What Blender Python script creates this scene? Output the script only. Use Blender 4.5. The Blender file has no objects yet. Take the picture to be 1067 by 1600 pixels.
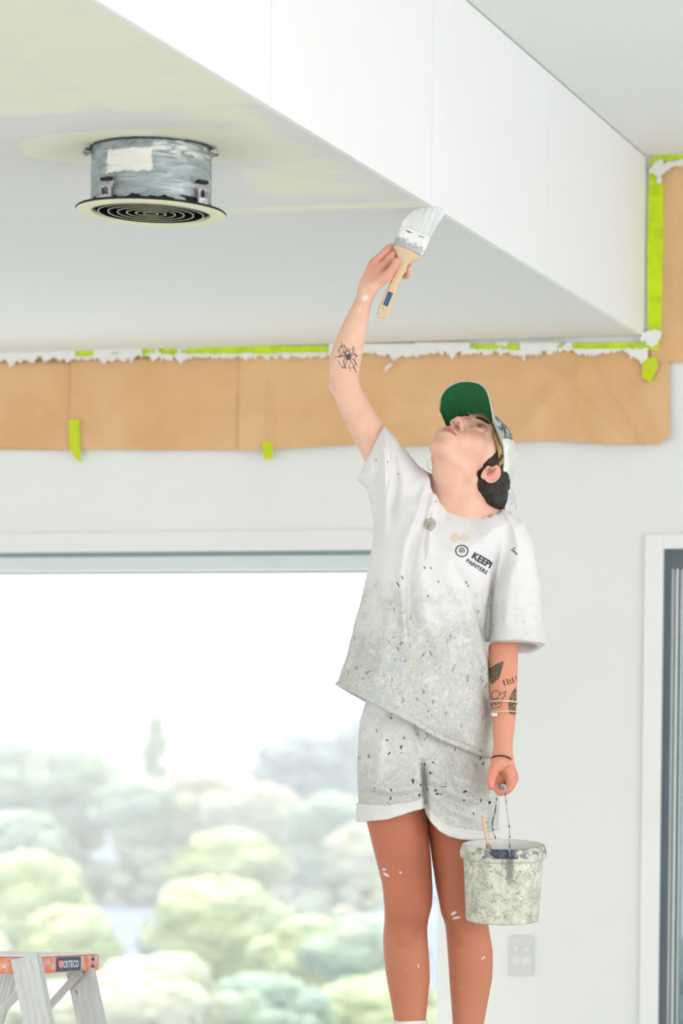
import bpy, bmesh, math, random
import numpy as np
from mathutils import Vector, Matrix
from mathutils.bvhtree import BVHTree

random.seed(7); rng = np.random.default_rng(7)
SC = bpy.context.scene
COL = SC.collection

# ---------------------------------------------------------------- camera
F = 5000.0                       # focal length in pixels of the 1067 x 1600 frame
CX, CY = 533.5, 1176.0           # where the optical axis meets the frame
ROLL = 0.012
YAW = math.atan(0.313)
EYE = 1.26                       # camera height above the floor
cr, sr = math.cos(ROLL), math.sin(ROLL)
def ray(px, py):                 # direction (X, 1, Z) of a pixel in the camera-aligned frame
    a, b = px - CX, CY - py
    return (cr*a - sr*b)/F, (sr*a + cr*b)/F
def P(px, py, D):                # camera-aligned metres: x right, y away, z up from the lens
    a, b = ray(px, py)
    return Vector((a*D, D, b*D))
SOF = 1.27                       # underside of the bulkhead above the lens
_a, _b = ray(1007, 525)
_D = SOF/_b
CORNER = Vector((_a*_D, _D, 0))
RZ = Matrix.Rotation(YAW, 3, 'Z')
CAM = -(RZ @ CORNER); CAM.z = EYE
def to_world(v): return CAM + RZ @ Vector(v)
def W(px, py, off=0.0):          # pixel -> back wall plane y = -off (world)
    a, b = ray(px, py); d = RZ @ Vector((a, 1, b)); t = (-off - CAM.y)/d.y
    return CAM + d*t
def S(px, py, z):                # pixel -> horizontal plane z (world)
    a, b = ray(px, py); d = RZ @ Vector((a, 1, b)); t = (z - CAM.z)/d.z
    return CAM + d*t
ZS = EYE + SOF
_a, _b = ray(1015, 245); ZC = EYE + _b*_D

cam_d = bpy.data.cameras.new('camera'); cam = bpy.data.objects.new('camera', cam_d); COL.objects.link(cam)
cam_d.sensor_fit = 'VERTICAL'; cam_d.sensor_height = 36; cam_d.sensor_width = 24
cam_d.lens = 36*F/1600
cam_d.shift_x = 0.0; cam_d.shift_y = (CY - 800)/1600
cam_d.dof.use_dof = True; cam_d.dof.focus_distance = 7.3; cam_d.dof.aperture_fstop = 4.0
cam_d.clip_end = 2000; cam_d.clip_start = 0.1
cam.matrix_world = Matrix.Translation(CAM) @ Matrix.Rotation(YAW, 4, 'Z') @ Matrix.Rotation(math.pi/2, 4, 'X') @ Matrix.Rotation(ROLL, 4, 'Z')
SC.camera = cam

# ---------------------------------------------------------------- light
world = bpy.data.worlds.new('sky'); SC.world = world; world.use_nodes = True
bg = world.node_tree.nodes['Background']
bg.inputs['Color'].default_value = (0.965, 0.975, 1.0, 1); bg.inputs['Strength'].default_value = 2.02
def light(name, kind, loc, target, energy, color=(1, 1, 1), size=1, size_y=None):
    d = bpy.data.lights.new(name, kind); d.energy = energy; d.color = color
    if kind == 'AREA':
        d.shape = 'RECTANGLE'; d.size = size; d.size_y = size_y or size
    if kind == 'SUN': d.angle = math.radians(1.0)
    o = bpy.data.objects.new(name, d); COL.objects.link(o); o.location = loc
    o.rotation_euler = (Vector(target) - Vector(loc)).to_track_quat('-Z', 'Y').to_euler()
    return o
light('sun', 'SUN', (-6, 12, 14), (0, 2, 0), 5.2, (1.0, 0.96, 0.88))
light('glazing_light', 'AREA', (7.0, -6.5, 1.9), (-0.5, -3.5, 1.6), 150, (1.0, 0.99, 0.97), 7, 3.0)
SC.view_settings.view_transform = 'Standard'; SC.view_settings.look = 'None'
SC.view_settings.gamma = 1.0; SC.view_settings.use_curve_mapping = False
SC.view_settings.exposure = 0.0

# ---------------------------------------------------------------- object helpers
def srgb(r, g, b):
    f = lambda c: (c/255/12.92 if c/255 <= .04045 else ((c/255 + .055)/1.055)**2.4)
    return (f(r), f(g), f(b), 1.0)
def tag(o, label=None, cat=None, group=None, kind=None):
    if label: o['label'] = label
    if cat: o['category'] = cat
    if group: o['group'] = group
    if kind: o['kind'] = kind
    return o
def empty(name, loc=(0, 0, 0), yaw=0.0, label=None, cat=None, group=None, rot=None):
    o = bpy.data.objects.new(name, None); COL.objects.link(o); o.empty_display_size = .05
    o.location = loc; o.rotation_euler = rot if rot else (0, 0, yaw)
    return tag(o, label, cat, group)
def link(name, me, mat=None, parent=None, smooth=True):
    o = bpy.data.objects.new(name, me); COL.objects.link(o)
    if mat: me.materials.append(mat)
    if smooth:
        me.polygons.foreach_set('use_smooth', np.ones(len(me.polygons), bool))
    if parent: o.parent = parent
    return o
def from_bm(name, bm, mat=None, parent=None, smooth=False):
    me = bpy.data.meshes.new(name); bm.normal_update(); bm.to_mesh(me); bm.free()
    return link(name, me, mat, parent, smooth)
def pyobj(name, verts, faces, mat=None, parent=None, smooth=True):
    me = bpy.data.meshes.new(name); me.from_pydata([tuple(v) for v in verts], [], [tuple(f) for f in faces]); me.update()
    return link(name, me, mat, parent, smooth)
def add_box(bm, lo, hi, bevel=0.0, M=None):
    r = bmesh.ops.create_cube(bm, size=1.0); vs = r['verts']
    for v in vs:
        v.co = Vector([(lo[i] + hi[i])/2 + v.co[i]*(hi[i] - lo[i]) for i in range(3)])
    if bevel > 0:
        es = list({e for v in vs for e in v.link_edges})
        r = bmesh.ops.bevel(bm, geom=es, offset=bevel, segments=2, affect='EDGES', profile=.5)
        vs = list({v for f in r['faces'] for v in f.verts} | {v for v in vs if v.is_valid})
    if M is not None:
        for v in vs: v.co = M @ v.co
    return vs
def box(name, lo, hi, mat, parent=None, bevel=0.0, M=None):
    bm = bmesh.new(); add_box(bm, lo, hi, bevel, M)
    return from_bm(name, bm, mat, parent)
def tube_mesh(pts, rad, seg=10, closed=False):
    pts = [Vector(p) for p in pts]; n = len(pts); V = []; Fc = []
    rads = rad if hasattr(rad, '__len__') else [rad]*n
    up = Vector((0.3, 0.2, 0.93)).normalized(); prev = None
    for i, p in enumerate(pts):
        if closed: t = pts[(i+1) % n] - pts[i-1]
        else: t = pts[min(i+1, n-1)] - pts[max(i-1, 0)]
        t.normalize()
        a = prev - t*prev.dot(t) if prev is not None else t.cross(up)
        if a.length < 1e-5: a = t.cross(Vector((1, 0, 0)))
        a.normalize(); b = t.cross(a); prev = a
        for k in range(seg):
            th = 2*math.pi*k/seg
            V.append(p + (a*math.cos(th) + b*math.sin(th))*rads[i])
    m = n if closed else n-1
    for i in range(m):
        for k in range(seg):
            j = (i+1) % n
            Fc.append((i*seg+k, i*seg+(k+1) % seg, j*seg+(k+1) % seg, j*seg+k))
    if not closed:
        Fc.append(tuple(reversed(range(seg)))); Fc.append(tuple(range((n-1)*seg, n*seg)))
    return V, Fc
def tube(name, pts, rad, mat, parent=None, seg=10, closed=False):
    V, Fc = tube_mesh(pts, rad, seg, closed)
    return pyobj(name, V, Fc, mat, parent)
def lathe(name, prof, mat, parent=None, seg=64, M=None, smooth=True):
    V = []; Fc = []; n = len(prof)
    for k in range(seg):
        th = 2*math.pi*k/seg
        for r, z in prof:
            v = Vector((r*math.cos(th), r*math.sin(th), z)); V.append(M @ v if M else v)
    for k in range(seg):
        for i in range(n-1):
            k2 = (k+1) % seg
            Fc.append((k*n+i, k2*n+i, k2*n+i+1, k*n+i+1))
    return pyobj(name, V, Fc, mat, parent, smooth)
def catmull(pts, m=8, closed=False):
    pts = [Vector(p) for p in pts]; n = len(pts); out = []
    for i in range(n if closed else n-1):
        if closed: p0, p1, p2, p3 = pts[i-1], pts[i], pts[(i+1) % n], pts[(i+2) % n]
        else: p0, p1, p2, p3 = pts[max(i-1, 0)], pts[i], pts[i+1], pts[min(i+2, n-1)]
        for k in range(m):
            t = k/m
            out.append(.5*((2*p1) + (p2-p0)*t + (2*p0-5*p1+4*p2-p3)*t*t + (3*p1-p0-3*p2+p3)*t**3))
    if not closed: out.append(pts[-1])
    return out

# ---------------------------------------------------------------- materials
class NT:
    def __init__(s, name):
        s.m = bpy.data.materials.new(name); s.m.use_nodes = True; s.t = s.m.node_tree
        s.bsdf = s.t.nodes['Principled BSDF']; s.out = s.t.nodes['Material Output']
    def n(s, typ, ins=None, **kw):
        x = s.t.nodes.new(typ)
        for k, v in kw.items(): setattr(x, k, v)
        for k, v in (ins or {}).items():
            if hasattr(v, 'node') or isinstance(v, bpy.types.NodeSocket): s.t.links.new(v, x.inputs[k])
            else: x.inputs[k].default_value = v
        return x
    def set(s, k, v):
        if isinstance(v, bpy.types.NodeSocket): s.t.links.new(v, s.bsdf.inputs[k])
        else: s.bsdf.inputs[k].default_value = v
    def obj(s): return s.n('ShaderNodeTexCoord').outputs['Object']
    def noise(s, vec, scale, detail=4, rough=.6, dist=0.0):
        return s.n('ShaderNodeTexNoise', {'Vector': vec, 'Scale': scale, 'Detail': detail, 'Roughness': rough, 'Distortion': dist}).outputs[0]
    def ramp(s, fac, a, b):      # smooth 0..1 between a and b
        r = s.n('ShaderNodeMapRange', {'Value': fac, 'From Min': a, 'From Max': b}, interpolation_type='SMOOTHSTEP')
        return r.outputs[0]
    def mix(s, fac, a, b):
        x = s.n('ShaderNodeMix', data_type='RGBA')
        for k, v in ((0, fac), (6, a), (7, b)):
            if isinstance(v, bpy.types.NodeSocket): s.t.links.new(v, x.inputs[k])
            else: x.inputs[k].default_value = v
        return x.outputs[2]
    def math(s, op, a, b=0.0, c=0.0):
        x = s.n('ShaderNodeMath', operation=op)
        for k, v in enumerate((a, b, c)):
            if isinstance(v, bpy.types.NodeSocket): s.t.links.new(v, x.inputs[k])
            else: x.inputs[k].default_value = v
        return x.outputs[0]
    def scalev(s, vec, sc):
        return s.n('ShaderNodeVectorMath', {0: vec, 1: sc}, operation='MULTIPLY').outputs[0]
    def sep(s, vec):
        x = s.n('ShaderNodeSeparateXYZ', {0: vec}); return x.outputs[0], x.outputs[1], x.outputs[2]
    def bump(s, h, strength=.3, dist=.002):
        s.t.links.new(s.n('ShaderNodeBump', {'Height': h, 'Strength': strength, 'Distance': dist}).outputs[0], s.bsdf.inputs['Normal'])
    def ell(s, x, y, cx, cy, rx, ry):   # elliptical distance in two coordinates
        a = s.math('DIVIDE', s.math('SUBTRACT', x, cx), rx); b = s.math('DIVIDE', s.math('SUBTRACT', y, cy), ry)
        return s.math('SQRT', s.math('ADD', s.math('MULTIPLY', a, a), s.math('MULTIPLY', b, b)))
def plain(name, col, rough=.6, metal=0.0, var=.04, scale=8.0, bump=0.0, spec=.4):
    t = NT(name); v = t.noise(t.obj(), scale, 4)
    c2 = tuple(max(0, c*(1-var*2.2)) for c in col[:3]) + (1,)
    t.set('Base Color', t.mix(t.ramp(v, .35, .7), col, c2)); t.set('Roughness', rough); t.set('Metallic', metal)
    t.set('Specular IOR Level', spec)
    if bump: t.bump(t.noise(t.obj(), scale*14, 3), bump, .002)
    return t.m
# ---------------------------------------------------------------- room materials
M_WALL = plain('wall_paint', (.80, .81, .80, 1), .75, var=.012, scale=1.5, bump=.05)
M_BULK = plain('bulkhead_white_paint', (.90, .905, .90, 1), .6, var=.008, scale=1.2)
M_CEIL = plain('upper_ceiling_paint', (.90, .91, .895, 1), .85, var=.01, scale=1.0)
M_FLOOR = plain('pale_drop_floor', (.80, .79, .76, 1), .7, var=.06, scale=3.0)
M_TRIM = plain('trim_white_paint', (.84, .85, .85, 1), .5, var=.01)
M_ALU_LIGHT = plain('pale_window_aluminium', (.62, .68, .68, 1), .45, .3, var=.02)
M_ALU_DARK = plain('grey_green_window_seal', (.22, .30, .31, 1), .5, .2, var=.02)
M_DOOR_GREY = plain('dark_grey_door_aluminium', (.115, .15, .17, 1), .5, .2, var=.03)
M_SILVER = plain('silver_door_aluminium', (.60, .65, .67, 1), .35, .6, var=.02)
def soffit_material():
    t = NT('soffit_part_painted_plasterboard'); g = t.n('ShaderNodeNewGeometry').outputs['Position']
    x, y, z = t.sep(g); n1 = t.noise(g, 1.6, 5, .65); n2 = t.noise(g, 9.0, 4, .6)
    grey = (.775, .785, .76, 1); cream = (.88, .88, .70, 1)
    jn = t.math('ADD', t.math('MULTIPLY', t.math('SUBTRACT', n1, .5), .30), t.math('MULTIPLY', t.math('SUBTRACT', n2, .5), .05))
    yj = JOINTS[0]
    # unpainted first board: nearer than the first joint
    m1 = t.ramp(t.math('ADD', y, jn), yj - .02, yj - .07)
    m1 = t.math('MULTIPLY', m1, t.math('SUBTRACT', 1.0, t.math('MULTIPLY', t.ramp(n2, .45, .65), .35)))
    # band of compound along the bulkhead arris
    xs = t.math('ADD', x, t.math('MULTIPLY', jn, 1.0))
    m2 = t.math('MULTIPLY', t.ramp(xs, -.34, -.26), t.ramp(xs, -.02, -.09))
    m2 = t.math('MULTIPLY', m2, t.math('MULTIPLY', t.ramp(y, JOINTS[1] - .1, JOINTS[1] - .3), t.ramp(n1, .38, .55)))
    # short filled joint leading to the brush
    yy = t.math('ADD', y, t.math('MULTIPLY', jn, .25))
    m3 = t.math('MULTIPLY', t.ramp(yy, JOINTS[1]-.075, JOINTS[1]-.045), t.ramp(yy, JOINTS[1]+.03, JOINTS[1]+.0))
    m3 = t.math('MULTIPLY', m3, t.math('MULTIPLY', t.ramp(x, -.62, -.35), .8))
    # sanded patch round the diffuser
    e = t.math('ADD', t.ell(x, y, DIF.x, DIF.y, .285, .20), t.math('MULTIPLY', t.math('SUBTRACT', n1, .5), .7))
    m4 = t.ramp(e, 1.03, .96)
    m = m1
    for q in (m2, m3, m4): m = t.math('MAXIMUM', m, q)
    t.set('Base Color', t.mix(t.math('MULTIPLY', m, .85), grey, cream)); t.set('Roughness', .8)
    return t.m

# joints of the boards, measured where they meet the bulkhead arris
JOINTS = [S(443, 165, ZS).y, S(681, 320, ZS).y, S(863, 430, ZS).y]
DIF = S(237, 231, ZS)
M_SOF = soffit_material()

# ---------------------------------------------------------------- room shell
def struct(o): o['kind'] = 'structure'; return o
LX, RX, BY = -6.0, 6.0, -12.5            # left wall, right end, open end behind the camera
struct(box('floor', (LX, BY, -.12), (RX, .2, 0), M_FLOOR))
wl = W(683.5, 1500).x                    # right edge of the big window
wt = W(300, 891).z                       # underside of its head
dl, dtop = W(1034, 1200).x, W(1045, 858).z
DR = dl + 1.9
bm = bmesh.new()
add_box(bm, (LX, 0, 0), (LX+.35, .2, ZS+.2)); add_box(bm, (LX+.35, 0, wt), (wl, .2, ZC+.3))
add_box(bm, (wl, 0, 0), (dl, .2, ZC+.3)); add_box(bm, (dl, 0, dtop), (DR, .2, ZC+.3)); add_box(bm, (DR, 0, 0), (RX, .2, ZC+.3))
struct(from_bm('wall_back', bm, M_WALL))
bm = bmesh.new(); add_box(bm, (LX-.15, -2.0, 0), (LX, .2, ZS+.3)); add_box(bm, (LX-.15, BY, 0), (LX, BY+.8, ZS+.3)); add_box(bm, (LX-.15, BY+.8, ZS-.15), (LX, -2.0, ZS+.3))  # unseen left wall, its wide opening added to brighten the soffit
struct(from_bm('wall_left', bm, M_WALL))
# lower ceiling (soffit of the bulkhead) from boards with fine joints
sof = struct(box('ceiling_lower', (LX, BY, ZS+.013), (-.013, 0, ZS+.05), M_TRIM))
ys = [0.0] + [JOINTS[2], JOINTS[1], JOINTS[0]]
st = (JOINTS[2]-JOINTS[0])/2
while ys[-1] - st > BY: ys.append(ys[-1] - st)
ys.append(BY)
for a, b in zip(ys[:-1], ys[1:]):
    bm = bmesh.new(); add_box(bm, (LX, b+.0012, ZS), (-.0127, a-.0012, ZS+.0125)); from_bm('ceiling_board', bm, M_SOF, sof)
bulk = struct(box('wall_bulkhead', (-.06, BY, ZS+.013), (-.013, 0, ZC+.05), M_TRIM))
for a, b in zip(ys[:-1], ys[1:]):
    bm = bmesh.new(); add_box(bm, (-.0125, b+.001, ZS-.0004), (0, a-.001, ZC-.004)); from_bm('bulkhead_panel', bm, M_BULK, bulk)
struct(box('ceiling', (-.2, BY, ZC), (RX, .2, ZC+.12), M_CEIL))
rw = struct(from_bm('wall_right', (lambda b: (add_box(b, (RX, BY, 0), (RX+.15, BY+.8, ZC)), add_box(b, (RX, -1.2, 0), (RX+.15, .2, ZC)), add_box(b, (RX, BY+.8, ZC-.2), (RX+.15, -1.2, ZC)), b)[-1])(bmesh.new()), M_WALL))
struct(box('baseboard_back', (wl+.08, -.014, 0), (dl-.06, -.0005, .09), M_TRIM))

# big window: architrave, aluminium head, jamb and pane
win = struct(box('window_1', (LX+.35, .085, wt-.0), (wl+.0, .15, wt+.012), M_ALU_LIGHT))
zt1, zt0 = W(300, 830).z, W(300, 862).z
h2 = W(300, 869).z
box('window_architrave', (LX+.3, -.004, zt0), (wl+.06, -.0005, zt1), M_WALL, win, .002)
box('window_seal', (LX+.35, -.004, h2), (wl, -.0005, zt0), M_ALU_DARK, win)
box('window_head_frame', (LX+.35, -.006, W(300, 890).z), (wl, -.0005, h2-.0006), M_ALU_LIGHT, win, .001)
box('window_jamb', (wl-.006, .02, 0), (wl-.0003, .15, wt), M_ALU_DARK, win)
box('window_sill', (LX+.35, 0.0, 0.0), (wl-.01, .16, .05), M_ALU_LIGHT, win)
def glass(name, tint, gl=.06):
    t = NT(name); tr = t.n('ShaderNodeBsdfTransparent', {'Color': tint}); g = t.n('ShaderNodeBsdfGlossy', {'Roughness': .02})
    mx = t.n('ShaderNodeMixShader', {0: gl, 1: tr.outputs[0], 2: g.outputs[0]}); t.t.links.new(mx.outputs[0], t.out.inputs[0]); return t.m
M_PANE = glass('clear_window_glass', (.97, .985, .98, 1), .04)
M_TEAL = glass('teal_door_glass', (.30, .47, .48, 1), .25)
box('window_pane', (LX+.35, .10, .05), (wl-.007, .106, wt), M_PANE, win)

# sliding door on the right
door = struct(box('door_1', (dl, .03, dtop-.012), (DR, .17, dtop), M_DOOR_GREY))
al, at_ = W(1005, 1200).x, W(1045, 835).z
bm = bmesh.new()
add_box(bm, (al, -.016, 0), (dl, -.0005, at_), .002); add_box(bm, (dl, -.016, dtop), (DR, -.0005, at_), .002)
from_bm('door_architrave', bm, M_TRIM, door)
px2x = lambda px: W(px, 1200).x
box('door_frame', (dl, -.004, 0), (px2x(1044), .17, dtop), M_DOOR_GREY, door)
hd = W(1055, 888).z
box('door_head_frame', (px2x(1044), -.002, hd), (DR, .17, dtop), M_DOOR_GREY, door)
for a, b, y, m in ((1044.5, 1049, .01, M_SILVER), (1049.5, 1051.5, .02, M_DOOR_GREY), (1052, 1056.5, .004, M_SILVER), (1057, 1058.5, .03, M_DOOR_GREY), (1059, 1061.5, .012, M_SILVER)):
    box('door_stile', (px2x(a), y, 0), (px2x(b), y+.05, hd), m, door)
box('door_pane', (px2x(1061.5), .03, .05), (DR, .036, hd), M_TEAL, door)
box('door_rail', (px2x(1061.5), .02, 0), (DR, .05, .05), M_DOOR_GREY, door)

# power point
q0, q1 = W(797, 1524), W(834, 1464)
pp = box('power_outlet', (q0.x, -.009, q0.z), (q1.x, -.0005, q1.z), plain('outlet_plastic', (.66, .675, .66, 1), .4, var=.01), None, .002)
tag(pp, 'white double power outlet on the wall below the hanging paint bucket', 'power outlet')
M_PL = plain('outlet_switch_plastic', (.74, .75, .74, 1), .35, var=.01); M_DK = plain('socket_slots', (.2, .2, .2, 1), .6)
ww, hh = q1.x-q0.x, q1.z-q0.z
for i in (0, 1):
    cx_ = q0.x + ww*(.28+.44*i)
    box('switch', (cx_-.008, -.013, q0.z+hh*.62), (cx_+.008, -.009, q0.z+hh*.76), M_PL, pp, .0015)
    sk = box('socket', (cx_-.013, -.0105, q0.z+hh*.30), (cx_+.013, -.009, q0.z+hh*.50), M_PL, pp, .001)

# ---------------------------------------------------------------- masking paper, tape and smeared paint
def paper_material():
    t = NT('kraft_masking_paper'); o = t.obj(); n = t.noise(o, 2.2, 5, .6, .4); n2 = t.noise(t.scalev(o, (1, 1, 30)), 14, 3)
    c = t.mix(t.ramp(n, .3, .75), srgb(228, 185, 138), srgb(214, 165, 114))
    sm = t.noise(t.scalev(o, (.7, 1, 1.6)), 9, 5, .7, .8)
    c = t.mix(t.math('MULTIPLY', t.ramp(sm, .69, .74), .5), c, srgb(238, 214, 185))
    t.set('Base Color', c); t.set('Roughness', .7); t.bump(n2, .08, .001); return t.m
M_PAPER = paper_material()
M_TAPE = plain('lime_masking_tape', (.64, .86, .006, 1), .55, var=.10, scale=16)
M_TAPE2 = plain('lime_tape_olive', (.60, .72, .01, 1), .55, var=.06, scale=16)
M_SMEAR = plain('white_smeared_paint', (.82, .83, .81, 1), .6, var=.02, scale=30)
def sheet(name, top, bot, folds, off, mat, label, group, nx=110, nz=28, lift=.006, seed=0, amp=.0015, sag=None):
    """sheet on the wall between pixel polylines top and bot (lists of (px, py)); folds: (px0,py0,px1,py1,height,width)"""
    tx = [p[0] for p in top]; ty = [p[1] for p in top]; bx = [p[0] for p in bot]; by = [p[1] for p in bot]
    V = []; Fc = []
    for i in range(nx+1):
        u = i/nx; xa = tx[0]+(tx[-1]-tx[0])*u; xb = bx[0]+(bx[-1]-bx[0])*u
        ya = np.interp(xa, tx, ty); yb = np.interp(xb, bx, by)
        for j in range(nz+1):
            v = j/nz; px = xa+(xb-xa)*v; py = ya+(yb-ya)*v
            h = off + lift*v*v + amp*(1+math.sin(px*.043+seed+2*math.sin(py*.03)))*(.3+v)
            for (x0, y0, x1, y1, hh, ww) in folds:
                dx, dy = x1-x0, y1-y0; L = math.hypot(dx, dy); s = ((px-x0)*dx+(py-y0)*dy)/L/L
                d = abs((px-x0)*dy-(py-y0)*dx)/L
                if -.15 < s < 1.15: h += hh*max(0, 1-d/ww)*min(1, (s+.15)*5, (1.15-s)*5)
            V.append(W(px, py, h))
    m = nz+1
    for i in range(nx):
        for j in range(nz): Fc.append((i*m+j, i*m+j+1, (i+1)*m+j+1, (i+1)*m+j))
    o = pyobj(name, V, Fc, mat); md = o.modifiers.new('t', 'SOLIDIFY'); md.thickness = .0006
    return tag(o, label, 'masking paper', group)
G = None
sheet('masking_paper', [(-60, 561), (120, 562)], [(-60, 702), (122, 704)], [(60, 570, 66, 700, .004, 18)], .002, M_PAPER,
      'brown kraft masking paper sheet at the far left above the window', G, 40, 14, .006, 1)
sheet('masking_paper', [(109, 560), (428, 553)], [(106, 703), (424, 704)], [(112, 575, 128, 700, .006, 9), (140, 565, 150, 640, .003, 18), (300, 560, 310, 700, .003, 60)], .0045, M_PAPER,
      'brown kraft paper sheet between the two hanging tape tabs', G, 90, 20, .006, 2)
sheet('masking_paper', [(372, 554), (700, 547), (1046, 540)], [(372, 704), (424, 703), (560, 694), (620, 699), (700, 693), (860, 689), (960, 694), (1030, 694), (1046, 682)],
      [(419, 600, 424, 690, .012, 6), (850, 570, 965, 680, .014, 16), (905, 570, 900, 690, .010, 26), (770, 600, 830, 580, .008, 30),
       (1000, 600, 1040, 690, .010, 22), (700, 600, 760, 690, .008, 34), (560, 560, 640, 640, .006, 30), (930, 560, 1010, 690, .012, 12), (800, 690, 870, 610, .009, 22), (640, 690, 690, 560, .006, 30)],
      .007, M_PAPER, 'long creased brown kraft paper sheet behind the painter ending right of the bulkhead', G, 240, 46, .012, 3, .003)
sheet('masking_paper', [(1014, 262), (1200, 236)], [(1014, 568), (1200, 560)], [(1050, 280, 1052, 560, .003, 14)], .005, M_PAPER,
      'brown kraft paper sheet hanging right of the bulkhead under the high ceiling', G, 40, 40, .004, 4)
def strip(name, pts, off, mat, label, cat='masking tape', group=None, parent=None, th=.0008):
    """flat strip on the wall from a polygon outline in pixels"""
    V = [W(px, py, off) for px, py in pts] + [W(px, py, off+th) for px, py in pts]; n = len(pts)
    Fc = [tuple(range(n)), tuple(range(2*n-1, n-1, -1))] + [(i, i+n, (i+1) % n+n, (i+1) % n) for i in range(n)]
    o = pyobj(name, V, Fc, mat, parent, False)
    if parent is None: tag(o, label, cat, group)
    return o
def rag(a, b, n, j, seed):
    r = random.Random(seed); return [(a[0]+(b[0]-a[0])*i/n, a[1]+(b[1]-a[1])*i/n + r.uniform(-j, j)) for i in range(n+1)]
strip('masking_tape', [(107, 656), (124, 655), (126, 700), (127, 724), (117, 716), (109, 702)], .022, M_TAPE2, 'long pointed lime tape tab hanging off the left brown paper')
strip('masking_tape', [(409, 690), (426, 691), (427, 717), (412, 718)], .026, M_TAPE2, 'short square lime tape tab at the paper bottom left of the painter')
strip('masking_tape', rag((-60, 546.5), (1030, 535), 60, .6, 1) + rag((1030, 546), (-60, 560), 60, .8, 2)[:], .013, M_TAPE, 'long lime tape strip along the lower ceiling and wall joint')
strip('masking_tape', [(1015, 250), (1026, 252), (1033, 272), (1037, 300), (1036, 400), (1033, 520), (1031, 568), (1012, 570), (1011, 400), (1013, 300)], .008, M_TAPE, 'upright lime tape strip where the bulkhead end meets the wall', th=.0012)
strip('masking_tape', [(1004, 560), (1026, 558), (1028, 575), (1016, 598), (1003, 590)], .021, M_TAPE2, 'torn folded lime tape end below the bulkhead corner')
strip('masking_tape', [(1018, 246), (1040, 239), (1067, 234), (1140, 222), (1140, 240), (1067, 248), (1030, 255), (1018, 254)], .009, M_TAPE, 'sloping lime tape strip under the high ceiling at the right edge')
def cells(name, x0, x1, y0, y1, fn, off, label, c=2.0, th=.001):
    """paint film made of small cells kept where fn(px, py) > 0"""
    nx, ny = int((x1-x0)/c), int((y1-y0)/c); V = []; idx = {}; Fc = []
    def vid(i, j):
        if (i, j) not in idx: idx[i, j] = len(V); V.append(W(x0+i*c+.5*math.sin(i*7.3+j*3.1), y0+j*c+.5*math.sin(i*2.3+j*5.7), off))
        return idx[i, j]
    for i in range(nx):
        for j in range(ny):
            if fn(x0+(i+.5)*c, y0+(j+.5)*c) > 0: Fc.append((vid(i, j), vid(i, j+1), vid(i+1, j+1), vid(i+1, j)))
    o = pyobj(name, V, Fc, M_SMEAR, None, False); md = o.modifiers.new('t', 'SOLIDIFY'); md.thickness = th
    return tag(o, label, 'paint smear')
from mathutils import noise as MN
def nz(x, y, s, seed=0): return MN.noise(Vector((x*s, y*s, seed)))
GREEN = [(72, 98, .55), (118, 147, 1), (150, 222, .25), (222, 262, .9), (262, 330, .75), (330, 404, 1.2), (404, 515, 1.3), (515, 590, .15), (590, 645, .3), (645, 735, .05), (735, 812, .8), (812, 895, .2), (895, 1012, 1.3)]
def smear(px, py):
    base = 553 - (px/1007)*14                     # centre of the tape
    g = next((k for a, b, k in GREEN if a <= px < b), 0.0)
    t = (py-base)
    n = nz(px, py*2.0, .035, 1)*1.0 + nz(px, py*1.5, .12, 2)*.6
    if -8 < t < 5:                                # over the tape
        return (1-g*1.5) + n*1.1 - (.35 if g > .8 and t < 2 else 0) + max(0, (t-2)*.15)
    low = 11 + 9*nz(px, 0, .02, 3) + 9*nz(px, 0, .09, 4) + 6*nz(px, 0, .3, 5)
    if px > 960: low += 16*math.exp(-((px-1000)/16)**2)
    return 1 if 5 <= t < low else -1
cells('paint_smear', -60, 1012, 535, 600, smear, .0225, 'ragged white paint smeared along the tape under the lower ceiling')
cells('paint_smear', 996, 1040, 500, 545, lambda x, y: 1.0 - (((x-1018)/17)**2+((y-527)/12)**2) + nz(x, y, .11, 7)*1.1, .0235, 'white paint dab on the tape at the bulkhead bottom corner')
cells('paint_smear', 1014, 1070, 244, 292, lambda x, y: max(1.0-(((x-1029)/10)**2+((y-266)/17)**2), .8-abs(y-(262-.25*(x-1030)))/6) + nz(x, y, .1, 9)*.9, .0235, 'white paint dab beside the top end of the upright tape')
cells('paint_smear', 596, 618, 560, 588, lambda x, y: .6-abs((x-607)+(y-573)*.8)/5-abs(y-573)/22+nz(x, y, .2, 3)*.5, .026, 'small white paint fleck on the paper left of the green cap')
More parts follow.
